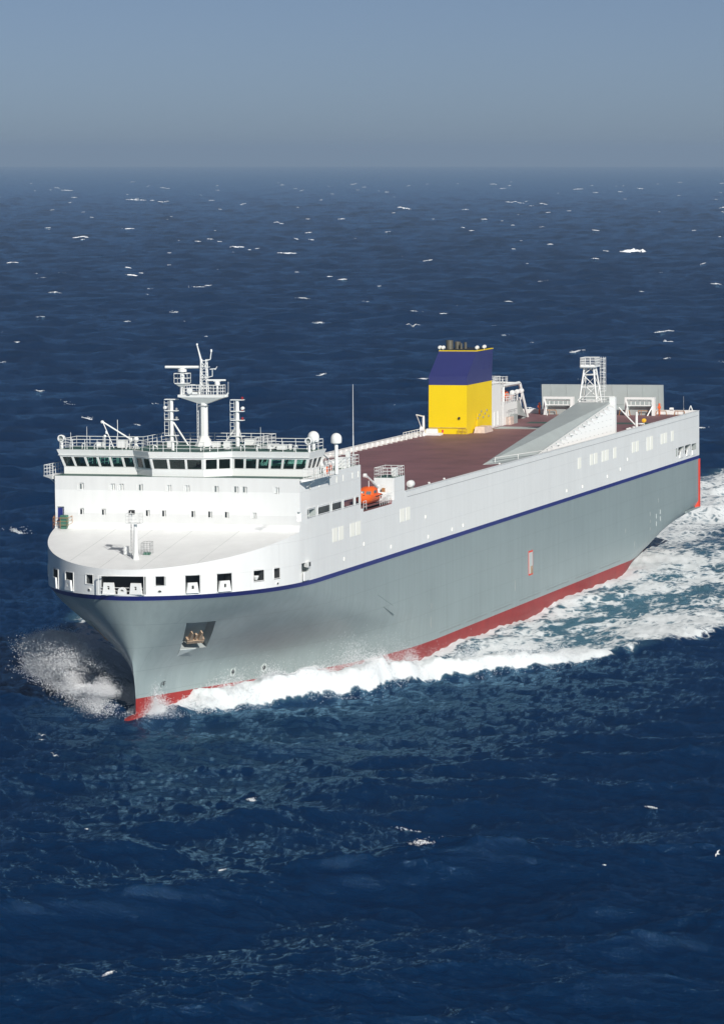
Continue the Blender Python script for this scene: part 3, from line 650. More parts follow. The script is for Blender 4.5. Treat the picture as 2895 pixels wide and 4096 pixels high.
for s, y, w, h in ((3.6, -9.2, .75, .5), (3.9, -7.0, .9, .7), (4.6, 8.6, .9, .45), (4.9, 10.3, .3, .42), (3.8, 9.8, .9, .45), (3.4, 4.2, .6, .7), (9.5, 4.6, 1.0, .6), (6, 2.2, .7, .5), (4.8, -2.3, .5, .6)):
    MB().box(s-w*.4, s+w*.4, y-w/2, y+w/2, ZT+.12, ZT+.12+h).box(s-w*.45, s+w*.45, y-w*.55, y+w*.55, ZT+.12+h, ZT+.17+h).tube((s, y, ZT), (s, y, ZT+.13), .12).build('roof_locker', 'white_paint', wh)
vent = MB()
pts = [(0, 0, 0), (0, 0, .42), (0, .08, .52), (0, .22, .55), (0, .33, .48), (0, .35, .36)]
vent.path(pts, .07, 6); vme = vent.mesh('gooseneck_vent', 'white_paint')
for s, y in ((2.9, -12.3), (3.0, -11.0), (2.8, -9.6), (2.8, -8.0), (2.7, -6.2), (1.5, -2.9), (1.2, 2.2), (1.6, 3.0), (2.9, 5.8), (3.0, 7.4), (2.9, 8.9), (3.0, 11.3), (5.6, 11.8)):
    o = link('gooseneck_vent', vme, wh); o.location = (-s, y, ZT)
for s, y, h in ((2.5, -12.0, 1.7), (2.3, -10.2, 2.3), (5.5, 7.0, 2.2), (3.0, -3.0, 1.0), (2.6, -5.8, 1.6)): MB().tube((s, y, ZT), (s, y, ZT+h), .035, .015, 5).build('whip_antenna', 'white_paint', wh)
MB().tube((4.2, -6.2, ZT), (4.2, -6.2, ZT+1.1), .14, n=8).tube((4.2, -6.2, ZT+.9), (3.4, -8.9, ZT+2.7), .08).tube((3.4, -8.9, ZT+2.7), (3.0, -7.6, ZT+.1), .05).lathe((3.4, -8.95, ZT+2.7), [(.05, -.15), (.15, -.1), (.15, .1), (.05, .15)], 10, 's').build('stores_davit', 'white_paint', wh)
MB().tube((2.6, -8.4, ZT), (2.6, -8.4, ZT+1.2), .05).lathe((2.6, -8.4, ZT+1.2), [(.04, 0), (.14, .05), (.14, .22), (.05, .28)], 10).lathe((2.5, -8.2, ZT+1.55), [(.03, 0), (.11, .05), (.11, .28), (.03, .34)], 10).build('navigation_lamp', 'white_paint', wh)
MB().tube((1.7, -.9, ZT), (1.7, -.9, ZT+.95), .16, n=10).box(1.5, 1.9, -1.25, -.55, ZT+.9, ZT+1.0).build('magnetic_compass', 'white_paint', wh)
MB().tube((2.2, -3.0, 24.0), (1.5, -3.4, 24.3), .05).box(1.3, 1.6, -4.0, -3.5, 24.0, 24.35).box(.9, 1.2, -3.1, -2.7, 24.0, 24.35).build('flood_lamp', 'white_paint', wh)
MB().tube((17.9, 12.8, 22.5), (17.9, 12.8, 25.6), .06, .05, 6).tube((17.9, 12.8, 25.6), (18.15, 12.75, 30.8), .035, .018, 5).build('long_whip_antenna', 'white_paint', wh)
MB().tube((17.6, -12.6, 22.5), (17.6, -12.6, 27), .05, .03, 6).build('long_whip_antenna', 'white_paint', wh)

# ------------------------------------------------------------------ radar mast and signal masts
RS = 8.6
def col(mb, s, y, z0, z1, w0, w1, d0=None, d1=None):
    d0 = d0 or w0; d1 = d1 or w1
    c = .3
    def ring(w, d, z): return [(s+a*d/2, y+b_*w/2, z) for a, b_ in ((-1, -1+c*2), (-1+c*2, -1), (1-c*2, -1), (1, -1+c*2), (1, 1-c*2), (1-c*2, 1), (-1+c*2, 1), (-1, 1-c*2))]
    return mb.prism(ring(w0, d0, z0), ring(w1, d1, z1))
rm = col(col(MB(), RS, 0, ZT, ZT+1.05, 1.9, .78), RS, 0, ZT+1.05, 29.4, .78, .74).build('radar_mast', 'white_paint', ship)
MB().ladder((RS-.1, -.62, ZT+.2), (RS-.1, -.62, 29.6), (1, 0, 0), .4, .03).build('mast_ladder', 'white_paint', rm)
MB().box(RS-.42, RS+.42, -.42, .42, 29.0, 29.12).build('mast_collar', 'steel', rm)
MB().prism([(RS-.3, -.45, 29.3), (RS-.3, .45, 29.3), (RS+.3, .45, 29.3), (RS+.3, -.45, 29.3)], [(RS-.75, -2.35, 29.95), (RS-.75, 2.35, 29.95), (RS+.75, 2.35, 29.95), (RS+.75, -2.35, 29.95)]).box(RS-.75, RS+.75, -2.5, 2.35, 29.95, 30.2).build('mast_platform', 'white_paint', rm)
MB().rail([(RS-.72, -1.75, 30.2), (RS-.72, 2.05, 30.2), (RS+.72, 2.05, 30.2), (RS+.72, -1.75, 30.2)], .95, .75, .032, closed=True).build('platform_railing', 'white_paint', rm)
LM = MB(); lx = [(RS-.3, -.28), (RS-.3, .42), (RS+.3, .42), (RS+.3, -.28)]
for s, y in lx: LM.tube((s, y, 30.2), (RS+(s-RS)*.7, .07+(y-.07)*.78, 33.75), .055, n=5)
for k, z in enumerate(np.linspace(30.8, 33.6, 6)):
    f = 1-.22*(z-30.2)/3.5; q = [(RS+(s-RS)*f, .07+(y-.07)*f, z) for s, y in lx]
    LM.path(q+[q[0]], .03, 4)
    if k < 5:
        z2 = np.linspace(30.8, 33.6, 6)[k+1]; f2 = 1-.22*(z2-30.2)/3.5; q2 = [(RS+(s-RS)*f2, .07+(y-.07)*f2, z2) for s, y in lx]
        for i in range(4): LM.tube(q[i], q2[(i+1) % 4] if k % 2 else q2[i-1], .028, n=4)
LM.build('lattice_topmast', 'white_paint', rm)
MB().tube((RS, -.15, 33.3), (RS, -.62, 35.1), .12, .06, 6).lathe((RS, -.64, 35.1), [(.03, 0), (.1, .05), (.1, .2), (.03, .25)], 8).build('topmast_spur', 'white_paint', rm)
MB().tube((RS, .3, 33.6), (RS, .75, 33.75), .06).tube((RS, .75, 33.75), (RS, .85, 34.5), .05).lathe((RS, .86, 34.45), [(.03, 0), (.1, .05), (.1, .28), (.03, .32)], 8).tube((RS, .3, 32.9), (RS, .7, 33.0), .035).tube((RS, .3, 31.9), (RS, .95, 32.05), .045).tube((RS, .95, 32.05), (RS, .95, 32.75), .035).tube((RS, .7, 32.75), (RS, 1.25, 32.8), .05).prism([(RS-.02, 1.2, 32.7), (RS+.02, 1.2, 32.7), (RS+.02, 1.45, 33.05), (RS-.02, 1.45, 33.05)], [(RS-.02, 1.3, 32.7), (RS+.02, 1.3, 32.7), (RS+.02, 1.5, 33.05), (RS-.02, 1.5, 33.05)]).build('yard_arm', 'white_paint', rm)
def radar(s, y, zb, zt, L, post, h):
    m = MB(); m.tube((s, y, zb), (s, y, zt-.5), post, n=8); o = m.build('radar_pedestal', 'white_paint', rm, 40)
    MB().lathe((s, y, zt-.55), [(.12, 0), (.34*L/3.4+.1, .08), (.34*L/3.4+.1, .3), (.15, .42)], 14).box(s-.1, s+.1, y-.35, y+.35, zt-.14, zt-.08).build('radar_gearbox', 'white_paint', o, 40)
    a = .1; d = Vector((math.sin(a), math.cos(a), 0)); c = Vector((s, y, zt)); MB().tube(c-d*L/2, c+d*L/2, h, n=8).build('radar_scanner', 'white_paint', o, 50)
radar(RS, -2.25, 30.2, 32.95, 3.5, .16, .15); radar(RS, 1.45, 30.2, 31.65, 1.75, .1, .1)
MB().box(RS-.55, RS+.55, -2.9, -1.6, 31.28, 31.36).prism([(RS-.3, -2.5, 31.0), (RS-.3, -2.0, 31.0), (RS+.3, -2.0, 31.0), (RS+.3, -2.5, 31.0)], [(RS-.5, -2.85, 31.28), (RS-.5, -1.65, 31.28), (RS+.5, -1.65, 31.28), (RS+.5, -2.85, 31.28)]).tube((RS, -2.25, 29.9), (RS, -2.25, 31.1), .28, .24, 8).build('upper_platform', 'white_paint', rm)
MB().rail([(RS-.52, -2.95, 31.36), (RS-.52, -1.55, 31.36), (RS+.52, -1.55, 31.36), (RS+.52, -2.95, 31.36)], .95, .75, .04, 2, closed=True).build('upper_railing', 'white_paint', rm)
MB().lathe((RS-.78, -1.15, 30.6), [(.05, .25), (.2, .15), (.28, 0), (.3, -.28), (.1, -.3)], 12, 's').box(RS-.85, RS-.3, -.95, -.35, 30.25, 30.5).build('fog_horn', 'white_paint', rm, 40)
MB().box(RS-.82, RS-.77, -.9, -.3, 30.3, 30.55).build('signal_plate', 'black', rm)
MB().tube((RS, 2.35, 30.0), (RS, 2.6, 30.4), .08).tube((RS, 2.6, 30.4), (RS, 2.62, 31.5), .02).build('platform_whip', 'white_paint', rm)
for sg in (-1, 1):
    y = 3.5*sg; s = 8.7; m = MB(); m.tube((s, y, ZT), (s, y, 29.65), .22, .2, 10); o = m.build('signal_mast', 'white_paint', ship, 40)
    MB().ladder((s-.1, y-.5, ZT+.9), (s-.1, y-.5, 29.7), (0, 1, 0), .42, .028).build('mast_ladder', 'white_paint', o)
    MB().tube((s, y+.18, 27.4), (s+.3, y-1.7*sg, ZT), .085).tube((s, y, 27.4), (s+1.8, y, ZT), .07).build('mast_stay', 'white_paint', o)
    for z in (29.65, 28.5, 27.6, 26.0): MB().box(s-.3, s+.3, y-.62, y+.7, z, z+.08).build('lamp_bracket', 'white_paint', o)
    for z in ((29.72, 28.57, 27.67) if sg > 0 else (28.57, 27.67)): MB().lathe((s-.05, y+.56, z), [(.04, 0), (.12, .03), (.12, .24), (.04, .28)], 10).build('signal_lamp', 'dark_red' if sg > 0 else 'steel', o)
    MB().lathe((s-.1, y+.62*sg, 28.85), [(.05, -.15), (.17, -.12), (.17, .12), (.05, .15)], 12, 's').build('deck_floodlight', 'white_paint', o)

# ------------------------------------------------------------------ foremast on the sloping foredeck
FS, FY = -11.85, 0.0; FZ = 17.33+.155*FS
fm = MB().tube((FS, FY, FZ-.15), (FS, FY, FZ+.55), .36, .22, 12).tube((FS, FY, FZ+.5), (FS, FY, 18.9), .21, .17, 12).build('foremast', 'white_paint', ship, 40)
MB().box(FS-.5, FS+.5, -.85, .6, 18.88, 18.97).build('mast_platform', 'white_paint', fm)
MB().rail([(FS-.47, -.82, 18.97), (FS-.47, .57, 18.97), (FS+.47, .57, 18.97), (FS+.47, -.82, 18.97)], .95, .7, .018, closed=True).build('platform_railing', 'white_paint', fm)
MB().tube((FS, -.36, 18.97), (FS, -.36, 19.8), .07, n=6).tube((FS, -.36, 20.1), (FS, -.3, 20.55), .02).build('lamp_post', 'white_paint', fm)
MB().box(FS-.22, FS+.22, -.6, -.12, 19.8, 20.2).build('masthead_lamp', 'black', fm)
MB().box(FS-.25, FS-.2, -.56, -.16, 19.86, 19.93).box(FS-.25, FS-.2, -.4, -.32, 19.93, 20.1).build('lamp_bars', 'white_paint', fm)
MB().ladder((FS+.05, -.45, FZ+.1), (FS+.05, -.45, 18.9), (1, 0, 0), .36, .025).build('mast_ladder', 'steel', fm)
MB().box(-10.5, -9.9, -1.75, -1.3, 15.75, 16.55).box(-10.6, -10.0, -1.3, -.6, 15.72, 15.9).build('hatch_box', 'white_paint', ship)
MB().rail([(-10.5, .05, 15.75), (-10.5, .95, 15.75), (-9.6, .95, 15.85), (-9.6, .05, 15.85)], 1.15, .35, .018, closed=True).build('hatch_guard', 'steel', ship)
MB().box(-10.3, -9.75, .2, .8, 15.75, 15.98).build('hatch_cover', 'green_box', ship)
for y0, s0, y1, s1 in ((-6.3, -13.2, -6.3, -.1), (6.6, -12.9, 6.6, -.1), (1.8, -15.5, 1.8, -.1), (-2.4, -15.3, -2.4, -.1)):
    MB().prism([(s0, y0-.012, top_edge(s0)-.01), (s1, y1-.012, top_edge(s1)-.01), (s1, y1+.012, top_edge(s1)-.01), (s0, y0+.012, top_edge(s0)-.01)], [(s0, y0-.012, top_edge(s0)+.006), (s1, y1-.012, top_edge(s1)+.006), (s1, y1+.012, top_edge(s1)+.006), (s0, y0+.012, top_edge(s0)+.006)]).build('plate_seam', 'recess', ship)

# ------------------------------------------------------------------ boat bay (port and starboard) and its deckhouse
for sg in (1, -1):
    c1 = MB().prism([(20.3, sg*10.4, 17.72), (30.4, sg*10.4, 17.72), (31.1, sg*10.4, 19), (19.5, sg*10.4, 19)], [(20.3, sg*14, 17.72), (30.4, sg*14, 17.72), (31.1, sg*14, 19), (19.5, sg*14, 19)]); cut(upper, (c1, 'deck_brown'))
    dh = MB().prism([(31.35, sg*10.9, ZD), (35.3, sg*10.9, ZD), (35.3, sg*B, ZD), (31.35, sg*B, ZD)], [(31.35, sg*10.9, 20.25), (35.3, sg*10.9, 20.25), (35.3, sg*B, 20.25), (31.35, sg*B, 20.25)]).build('boat_deckhouse', 'hull_white', ship)
    MB().box(31.4, 35.25, min(sg*10.95, sg*13.05), max(sg*10.95, sg*13.05), 20.25, 20.28).build('house_top', 'deck_green', dh)
    MB().rail([(31.4, sg*10.95, 20.28), (31.4, sg*13.05, 20.28), (35.25, sg*13.05, 20.28), (35.25, sg*10.95, 20.28)], 1.0, .8, .03, closed=True).build('house_railing', 'white_paint', dh)
    MB().box(33.2, 33.9, min(sg*12.3, sg*12.8), max(sg*12.3, sg*12.8), 20.28, 21.2).build('roof_cabinet', 'white_paint', dh)
    MB().rail([(26.5, sg*13.0, 17.74), (31.0, sg*13.0, 17.74)], 1.0, .8, .025).build('bay_railing', 'white_paint', ship); MB().rail([(20.6, sg*13.0, 17.74), (21.6, sg*13.0, 17.74)], .9, .8, .025).build('bay_railing', 'white_paint', ship)
    cr = MB().tube((30.4, sg*11.6, 17.72), (30.4, sg*11.6, 19.6), .2, .17, 10).build('boat_crane', 'white_paint', ship, 40)
    MB().tube((30.4, sg*11.6, 19.3), (25.0, sg*11.9, 21.0), .19, .13, 8).lathe((24.9, sg*11.9, 20.95), [(.05, -.18), (.24, -.15), (.24, .15), (.05, .18)], 12, 'y').build('crane_jib', 'white_paint', cr, 40)
    MB().lathe((30.6, sg*12.2, 18.4), [(.1, -.5), (.42, -.48), (.42, .48), (.1, .5)], 14, 'y').box(30.2, 31.0, sg*12.2-.6, sg*12.2+.6, 17.74, 18.05).build('winch_drum', 'white_paint', cr, 40)
    MB().box(31.0, 31.25, sg*12.0-.15, sg*12.0+.15, 17.75, 19.2).build('control_box', 'brown_pipe', cr)
    MB().box(22.5, 23.0, sg*11.9-.7, sg*11.9+.7, 17.72, 18.0).box(27, 27.5, sg*11.9-.7, sg*11.9+.7, 17.72, 18.0).build('boat_cradle', 'black', ship)
    tk = MB().lathe((40.3, sg*12.3, 18.95), [(.1, -.5), (.36, -.42), (.4, -.1), (.4, .25), (.3, .42), (.1, .48)], 18, 's').build('drum_tank', 'white_paint', ship, 40)
    MB().box(40.1, 40.5, sg*12.3-.3, sg*12.3+.3, ZD, 18.6).tube((40.0, sg*12.0, ZD), (40.0, sg*12.0, 18.7), .05).build('tank_stand', 'steel', tk)
# ------------------------------------------------------------------ funnel and engine casing (starboard)
FU = MB().prism([(134.6, -12.85, ZD), (134.6, -7.7, ZD), (147.0, -7.7, ZD), (147.0, -12.85, ZD)], [(134.9, -12.85, 24.32), (134.9, -7.7, 24.32), (147.2, -7.7, 24.32), (147.2, -12.85, 24.32)]).build('funnel', 'funnel_yellow', ship)
fb = MB(); a0 = [(134.9, -12.86, 24.32), (134.9, -7.69, 24.32), (147.25, -7.69, 24.32), (147.25, -12.86, 24.32)]; a1 = [(134.95, -12.86, 25.45), (134.95, -7.69, 25.45), (147.3, -7.69, 25.45), (147.3, -12.86, 25.45)]; a2 = [(140.0, -12.86, 28.56), (140.0, -7.69, 28.56), (147.8, -7.69, 28.56), (147.8, -12.86, 28.56)]
fb.add(a0+a1+a2, [(0,1,5,4),(1,2,6,5),(2,3,7,6),(3,0,4,7),(4,5,9,8),(5,6,10,9),(6,7,11,10),(7,4,8,11),(3,2,1,0),(8,9,10,11)]); fb.build('funnel_top', 'funnel_blue', FU)
m = MB()
for i in range(6):
    for s in (143.0, 145.6): m.box(s, s+1.5, -7.72, -7.64, 26.0+i*.36, 26.12+i*.36)
m.build('louvre', 'funnel_blue', FU)
MB().box(139.9, 147.85, -12.9, -7.64, 28.5, 28.6).build('funnel_rim', 'funnel_yellow', FU)
MB().box(140.3, 147.6, -12.6, -7.95, 28.58, 28.66).build('funnel_cap', 'black', FU)
for s, y, r, h in ((142, -12.0, .48, 1.25), (143.6, -11.4, .36, 1.0), (143.0, -10.7, .16, .8), (144, -10.4, .2, .9), (145, -11.6, .3, .9)):
    m = MB(); m.lathe((s, y, 28.6), [(r, 0), (r, h), (r*.82, h), (r*.8, h*.5)], 16); m.build('exhaust_pipe', 'pipe', FU, 40)
for s, y in ((140.8, -13.0), (140.6, -12.5), (141, -8.0), (143.5, -7.7)): MB().lathe((s, y, 28.95), [(.06, -.22), (.2, -.2), (.26, .1), (.26, .24), (.06, .26)], 12, 's').tube((s, y, 28.55), (s, y, 28.8), .05).build('funnel_floodlight', 'white_paint', FU)
MB().box(134.55, 134.62, -12.8, -7.75, 18.75, 18.8).build('funnel_seam', 'rust', FU)
MB().box(134.5, 134.56, -8.8, -8.55, 19.9, 20.2).build('funnel_vent', 'black', FU)
m = MB().rail([(134.2, -8.7, ZD), (134.2, -7.6, ZD)], .7, .5, .03)
m.build('pipe_guard', 'brown_pipe', FU)
for i in range(7): MB().box(139.8+i*.9, 140.1+i*.9, -7.7, -7.62, 19.6+.4*(i % 3), 19.85+.4*(i % 3)).build('casing_fitting', 'steel', FU)
for x_, h_ in ((139.3, 20.4), (138.9, 19.4)): MB().tube((x_, -7.6, ZD), (x_, -7.6, h_), .05).build('casing_pipe', 'funnel_yellow', FU)
MB().prism([(137.0, -7.4, ZD), (141.2, -7.4, ZD), (141.2, -5.9, ZD), (137.0, -5.9, ZD)], [(137.4, -7.3, 18.75), (140.8, -7.3, 18.75), (140.8, -6.1, 18.75), (137.4, -6.1, 18.75)]).build('tarpaulin_box', 'pale_pink', ship)
CA = MB().box(147.3, 152.2, -12.7, -7.75, ZD, 23.6).box(152.2, 160.4, -12.2, -7.75, ZD, 20.75).build('engine_casing', 'white_paint', ship)
MB().rail([(147.6, -7.85, 23.6), (152.1, -7.85, 23.6), (152.1, -12.5, 23.6)], 1.0, .8, .035).rail([(152.4, -7.85, 20.75), (160.2, -7.85, 20.75), (160.2, -12, 20.75)], 1.0, .9, .035).build('casing_railing', 'white_paint', CA)
MB().ladder((152.3, -7.6, ZD), (152.3, -7.6, 24.2), (1, 0, 0), .5, .035).rail([(151.2, -7.7, 23.6), (151.2, -6.9, 23.6), (152.2, -6.9, 23.6)], 1.0, .5, .03).build('casing_ladder', 'white_paint', CA)
for s in (148.3, 150.2): MB().box(s, s+.85, -7.75, -7.69, 18.15, 20.0).build('casing_door', 'hull_white', CA)
m = MB()
for s in np.arange(154.3, 159, .8): m.tube((s, -7.4, ZD), (s, -7.4, 19.9), .03, n=4)
m.path([(154.3, -7.4, 19.9), (159, -7.4, 19.9)], .03).path([(154.3, -7.4, 19.0), (159, -7.4, 19.0)], .03); m.build('pipe_rack', 'steel', CA)
MB().box(154.5, 156.2, -7.7, -7.1, ZD, 19.0).build('valve_box', 'pale_pink', CA)
MB().box(156.6, 158.6, -7.72, -7.2, ZD, 19.2).build('vent_box', 'recess', CA)
# lifeboat davit frame aft of the casing
DV = MB()
for s, y in ((158.5, -9.2), (158.5, -12.6)): DV.tube((s, y, ZD), (s, y, 22.9), .2, n=4)
for y in (-9.2, -12.6): DV.tube((157.8, y, 22.95), (167.2, y, 22.9), .24, n=4).tube((167.2, y, 22.9), (171.4, y, ZD), .24, .2, n=4).tube((167.2, y, 20.9), (168.9, y, ZD), .12, n=5)
DV.tube((166.8, -9.2, 22.9), (166.8, -12.6, 22.9), .15, n=4); DV.build('lifeboat_davit', 'white_paint', ship)
MB().box(168.0, 169.4, -9.9, -8.9, ZD, 18.5).prism([(165.5, -9.6, 18.6), (170.0, -9.6, 18.0), (170.0, -8.8, 18.0), (165.5, -8.8, 18.6)], [(165.5, -9.6, 20.6), (168.0, -9.6, 18.9), (168.0, -8.8, 18.9), (165.5, -8.8, 20.6)]).build('davit_machinery', 'recess', ship)
for s, y in ((160.8, -8.5), (163, -8.4), (165.5, -8.5)): MB().lathe((s, y, 21.95), [(.08, -.3), (.32, -.25), (.32, .25), (.08, .3)], 12, 's').tube((s, y, 20.75), (s, y, 21.7), .08).build('casing_vent', 'white_paint', CA, 40)
# crane and gear forward of the funnel
MB().tube((130.3, -12.3, ZD), (130.3, -12.3, 20.6), .2, .16, 8).tube((130.3, -12.3, 20.5), (127.8, -12.5, 20.85), .09).tube((127.9, -12.5, 20.8), (129.9, -12.4, 18.9), .06).lathe((129.4, -12.2, 18.9), [(.1, -.3), (.35, -.25), (.35, .25), (.1, .3)], 10, 'y').build('provision_crane', 'white_paint', ship)
MB().lathe((132.2, -11.7, 18.4), [(.1, -.8), (.42, -.7), (.42, .7), (.1, .8)], 12, 'y').box(131.6, 132.8, -12.6, -10.4, ZD, 18.25).build('mooring_winch', 'white_paint', ship, 40)
MB().lathe((133.4, -10.6, 18.2), [(.05, 0), (.13, .02), (.13, .35), (.05, .4)], 8).build('fire_hydrant', 'red', ship)
MB().rail([(121.5, -12.4, ZD), (129, -12.4, ZD)], 1.0, 1.2, .04).build('deck_railing', 'white_paint', ship)
# ------------------------------------------------------------------ ramp cover on the port side
RY = 11.25
rmp = MB().prism([(82, 8.9, ZD), (96.5, RY, ZD), (135.4, RY, ZD), (135.4, 6.9, ZD)], [(82, 8.9, ZD+.06), (96.5, RY, ZD+.12), (135.4, RY, 22.2), (135.4, 6.9, 22.15)]).build('ramp_cover', 'ramp_grey', ship)
MB().prism([(82, 8.9, ZD), (86.5, 12.6, ZD), (96.5, 12.6, ZD), (96.5, RY-.05, ZD)], [(82, 8.9, ZD+.05), (86.5, 12.6, ZD+.05), (96.5, 12.6, ZD+.1), (96.5, RY-.05, ZD+.11)]).build('ramp_flap', 'ramp_grey', rmp)
MB().path([(84.8, 9.6, ZD+.65), (97.5, 12.1, ZD+.65)], .045).path([(84.8, 9.6, ZD+.1), (84.8, 9.6, ZD+.65)], .04).path([(90.8, 10.8, ZD+.1), (90.8, 10.8, ZD+.65)], .04).build('flap_railing', 'white_paint', rmp)
# louvred side: bays of vertical V-shaped folds split by ledges
nb = 17; s0, s1 = 97.5, 135.3
for i in range(nb):
    a = s0+(s1-s0)*i/nb; b_ = s0+(s1-s0)*(i+1)/nb
    zt0 = 17.98+(a-96.5)/(135.4-96.5)*4.15; zt1 = 17.98+(b_-96.5)/(135.4-96.5)*4.15; c = a+(b_-a)*.62
    m = MB(); m.add([(a, RY+.04, ZD), (c, RY+.8, ZD), (b_, RY+.04, ZD), (a, RY+.04, zt0-.04), (c, RY+.8, (zt0*.4+zt1*.6)-.5), (b_, RY+.04, zt1-.04), (a+.02, RY, zt0-.04), (b_, RY, zt1-.04)], [(0, 1, 4, 3), (1, 2, 5, 4), (3, 4, 5)])
    z = 18.6
    while z < zt0-.3:
        m.box(a+.1, b_-.1, RY+.05, RY+.5, z, z+.05, 1); z += .75
    m.box(a-.06, a+.06, RY+.02, RY+.3, ZD, zt0-.1, 1); m.build('louvre_panel', ['louvre_white', 'ramp_grey'], rmp)
MB().box(135.35, 136.0, RY-.1, RY+.7, ZD, 22.9).build('end_post', 'white_paint', rmp)
MB().path([(135.9, RY+.5, 22.9), (135.9, RY-3.9, 22.9), (135.4, RY-4.3, 22.4)], .06).path([(135.9, RY+.5, 22.5), (135.9, RY-3.9, 22.5)], .05).build('cover_railing', 'white_paint', rmp)
MB().ladder((136.2, RY+.4, ZD), (136.2, RY+.4, 22.9), (1, 0, 0), .5, .035).build('cover_ladder', 'white_paint', rmp)
# lattice tower with lamp platform
tw = MB(); TB = [(136.5, 6.85, 21.9), (136.5, 9.2, 22.0), (139.2, 9.2, ZD+4), (139.2, 6.85, ZD+4)]; TT = [(137.3, 7.4, 26.7), (137.3, 8.6, 26.7), (138.6, 8.6, 26.7), (138.6, 7.4, 26.7)]
for a, b_ in zip(TB, TT): tw.tube(a, b_, .12, .1, 6)
for k, f in enumerate((.05, .45, .78)):
    q = [Vector(a).lerp(Vector(b_), f) for a, b_ in zip(TB, TT)]; tw.path(q+[q[0]], .07, 5)
    f2 = (.45, .78, 1)[k]; q2 = [Vector(a).lerp(Vector(b_), f2) for a, b_ in zip(TB, TT)]
    for i in range(4): tw.tube(q[i], q2[(i+1) % 4] if k % 2 == 0 else q2[i-1], .055, n=4)
tower = tw.build('lattice_tower', 'white_paint', ship)
MB().box(136.7, 139.2, 7.0, 9.0, 26.65, 26.85).lathe((137, 7.9, 26.75), [(.2, -1.0), (.26, -.95), (.26, .95), (.2, 1.0)], 10, 'y').build('tower_platform', 'white_paint', tower)
MB().rail([(136.7, 7.0, 26.85), (136.7, 9.0, 26.85), (139.2, 9.0, 26.85), (139.2, 7.0, 26.85)], 1.0, .7, .04, closed=True).build('tower_railing', 'white_paint', tower)
m = MB().ladder((139.6, 9.2, 21.9), (139.6, 9.2, 27.8), (0, 1, 0), .55, .035)
for z in np.arange(23.4, 27.9, .6): m.path([(139.5, 8.9, z), (140.2, 8.95, z), (140.3, 9.5, z), (139.6, 9.5, z)], .03, 4)
for y in (8.95, 9.2, 9.5): m.tube((140.25, y, 23.4), (140.25, y, 27.85), .03, n=4)
m.build('caged_ladder', 'white_paint', tower)
# ------------------------------------------------------------------ stern: raised ramp, portal frames, fittings
sr = MB().prism([(181.2, -9.6, 17.0), (181.2, 7.8, 17.0), (181.7, 7.8, 17.0), (181.7, -9.6, 17.0)], [(180.6, -9.55, 22.0), (180.6, 7.85, 22.0), (181.1, 7.85, 22.0), (181.1, -9.55, 22.0)]).build('stern_ramp', 'ramp_grey', ship)
m = MB()
for y in np.arange(-8.2, 7.5, 2.2): m.prism([(181.08, y, 17.6), (181.08, y+.05, 17.6), (181.2, y+.05, 17.6), (181.2, y, 17.6)], [(180.56, y, 22.0), (180.56, y+.05, 22.0), (180.7, y+.05, 22.0), (180.7, y, 22.0)])
m.build('ramp_rib', 'ramp_grey', sr); MB().prism([(180.9, -9.58, 19.2), (180.9, 7.82, 19.2), (181.05, 7.82, 19.2), (181.05, -9.58, 19.2)], [(180.89, -9.58, 19.24), (180.89, 7.82, 19.24), (181.03, 7.82, 19.24), (181.03, -9.58, 19.24)]).build('ramp_seam', 'recess', sr)
for y0, y1 in ((-8.3, -4.1), (3.35, 7.5)):
    m = MB(); m.box(176.6, 177.4, y0, y0+.32, ZD, 20.5).box(176.6, 177.4, y1-.32, y1+.1, ZD, 20.5).box(176.6, 177.4, y0+.32, y1-.32, 20.2, 20.5).box(176.8, 177.2, y0+.32, y1-.32, 19.3, 19.42).tube((176.7, y0+.2, 19.9), (175.2, y0+.9, ZD), .1, n=5).tube((176.7, y1-.2, 19.3), (176.0, y1-.8, ZD), .1, n=5); fr = m.build('portal_frame', 'white_paint', ship)
    m = MB()
    for y in np.linspace(y0+.8, y1-.8, 5): m.tube((177.0, y, 19.4), (177.0, y, 20.3), .05, n=4)
    m.path([(177.0, y0+.3, 19.95), (177.0, y1-.3, 19.95)], .05); m.build('frame_bars', 'white_paint', fr)
    MB().box(177.6, 178.8, y0+.4, y1-.4, ZD, 19.15).build('winch_housing', 'recess', fr)
for y in (-7.3, 3.2, 5.8, 8.4, 11.0): MB().path([(177.2, y-.8, ZD), (177.2, y-.65, 18.6), (177.2, y+.65, 18.6), (177.2, y+.8, ZD)], .06).path([(177.2, y-.25, ZD), (177.2, y-.25, 18.55)], .04).build('pipe_hoop', 'brown_pipe', ship)
for y in (-9.2, 7.95): MB().tube((178, y, ZD), (178, y, 19.6), .14, n=6).box(177.8, 178.2, y-.2, y+.2, 18.9, 19.2).build('hydraulic_post', 'orange', ship)
MB().tube((178, 11.4, ZD), (178, 11.4, 19.0), .06).tube((178, 11.4, 19), (178, 11.4, 20.6), .025).build('stern_light_post', 'steel', ship)
MB().tube((178.2, 12.0, 18.4), (178.2, 12.35, 19.3), .07, n=5).tube((178.2, 12.7, 18.4), (178.2, 12.35, 19.3), .07, n=5).build('flag_staff_bracket', 'white_paint', ship)
MB().lathe((178.4, 9.6, 18.8), [(.1, -.3), (.22, -.25), (.22, .25), (.1, .3)], 10, 'y').build('capsule_float', 'white_paint', ship, 40)
MB().tube((147, 12.0, ZD), (147, 12.0, 20.3), .2, .16, 8).tube((147, 11.9, 18.5), (146.6, 9.7, 20.9), .09).build('bunker_davit', 'white_paint', ship)
MB().tube((150.5, 12.2, ZD), (150.5, 12.2, 18.75), .06).build('deck_lamp_post', 'white_paint', ship)
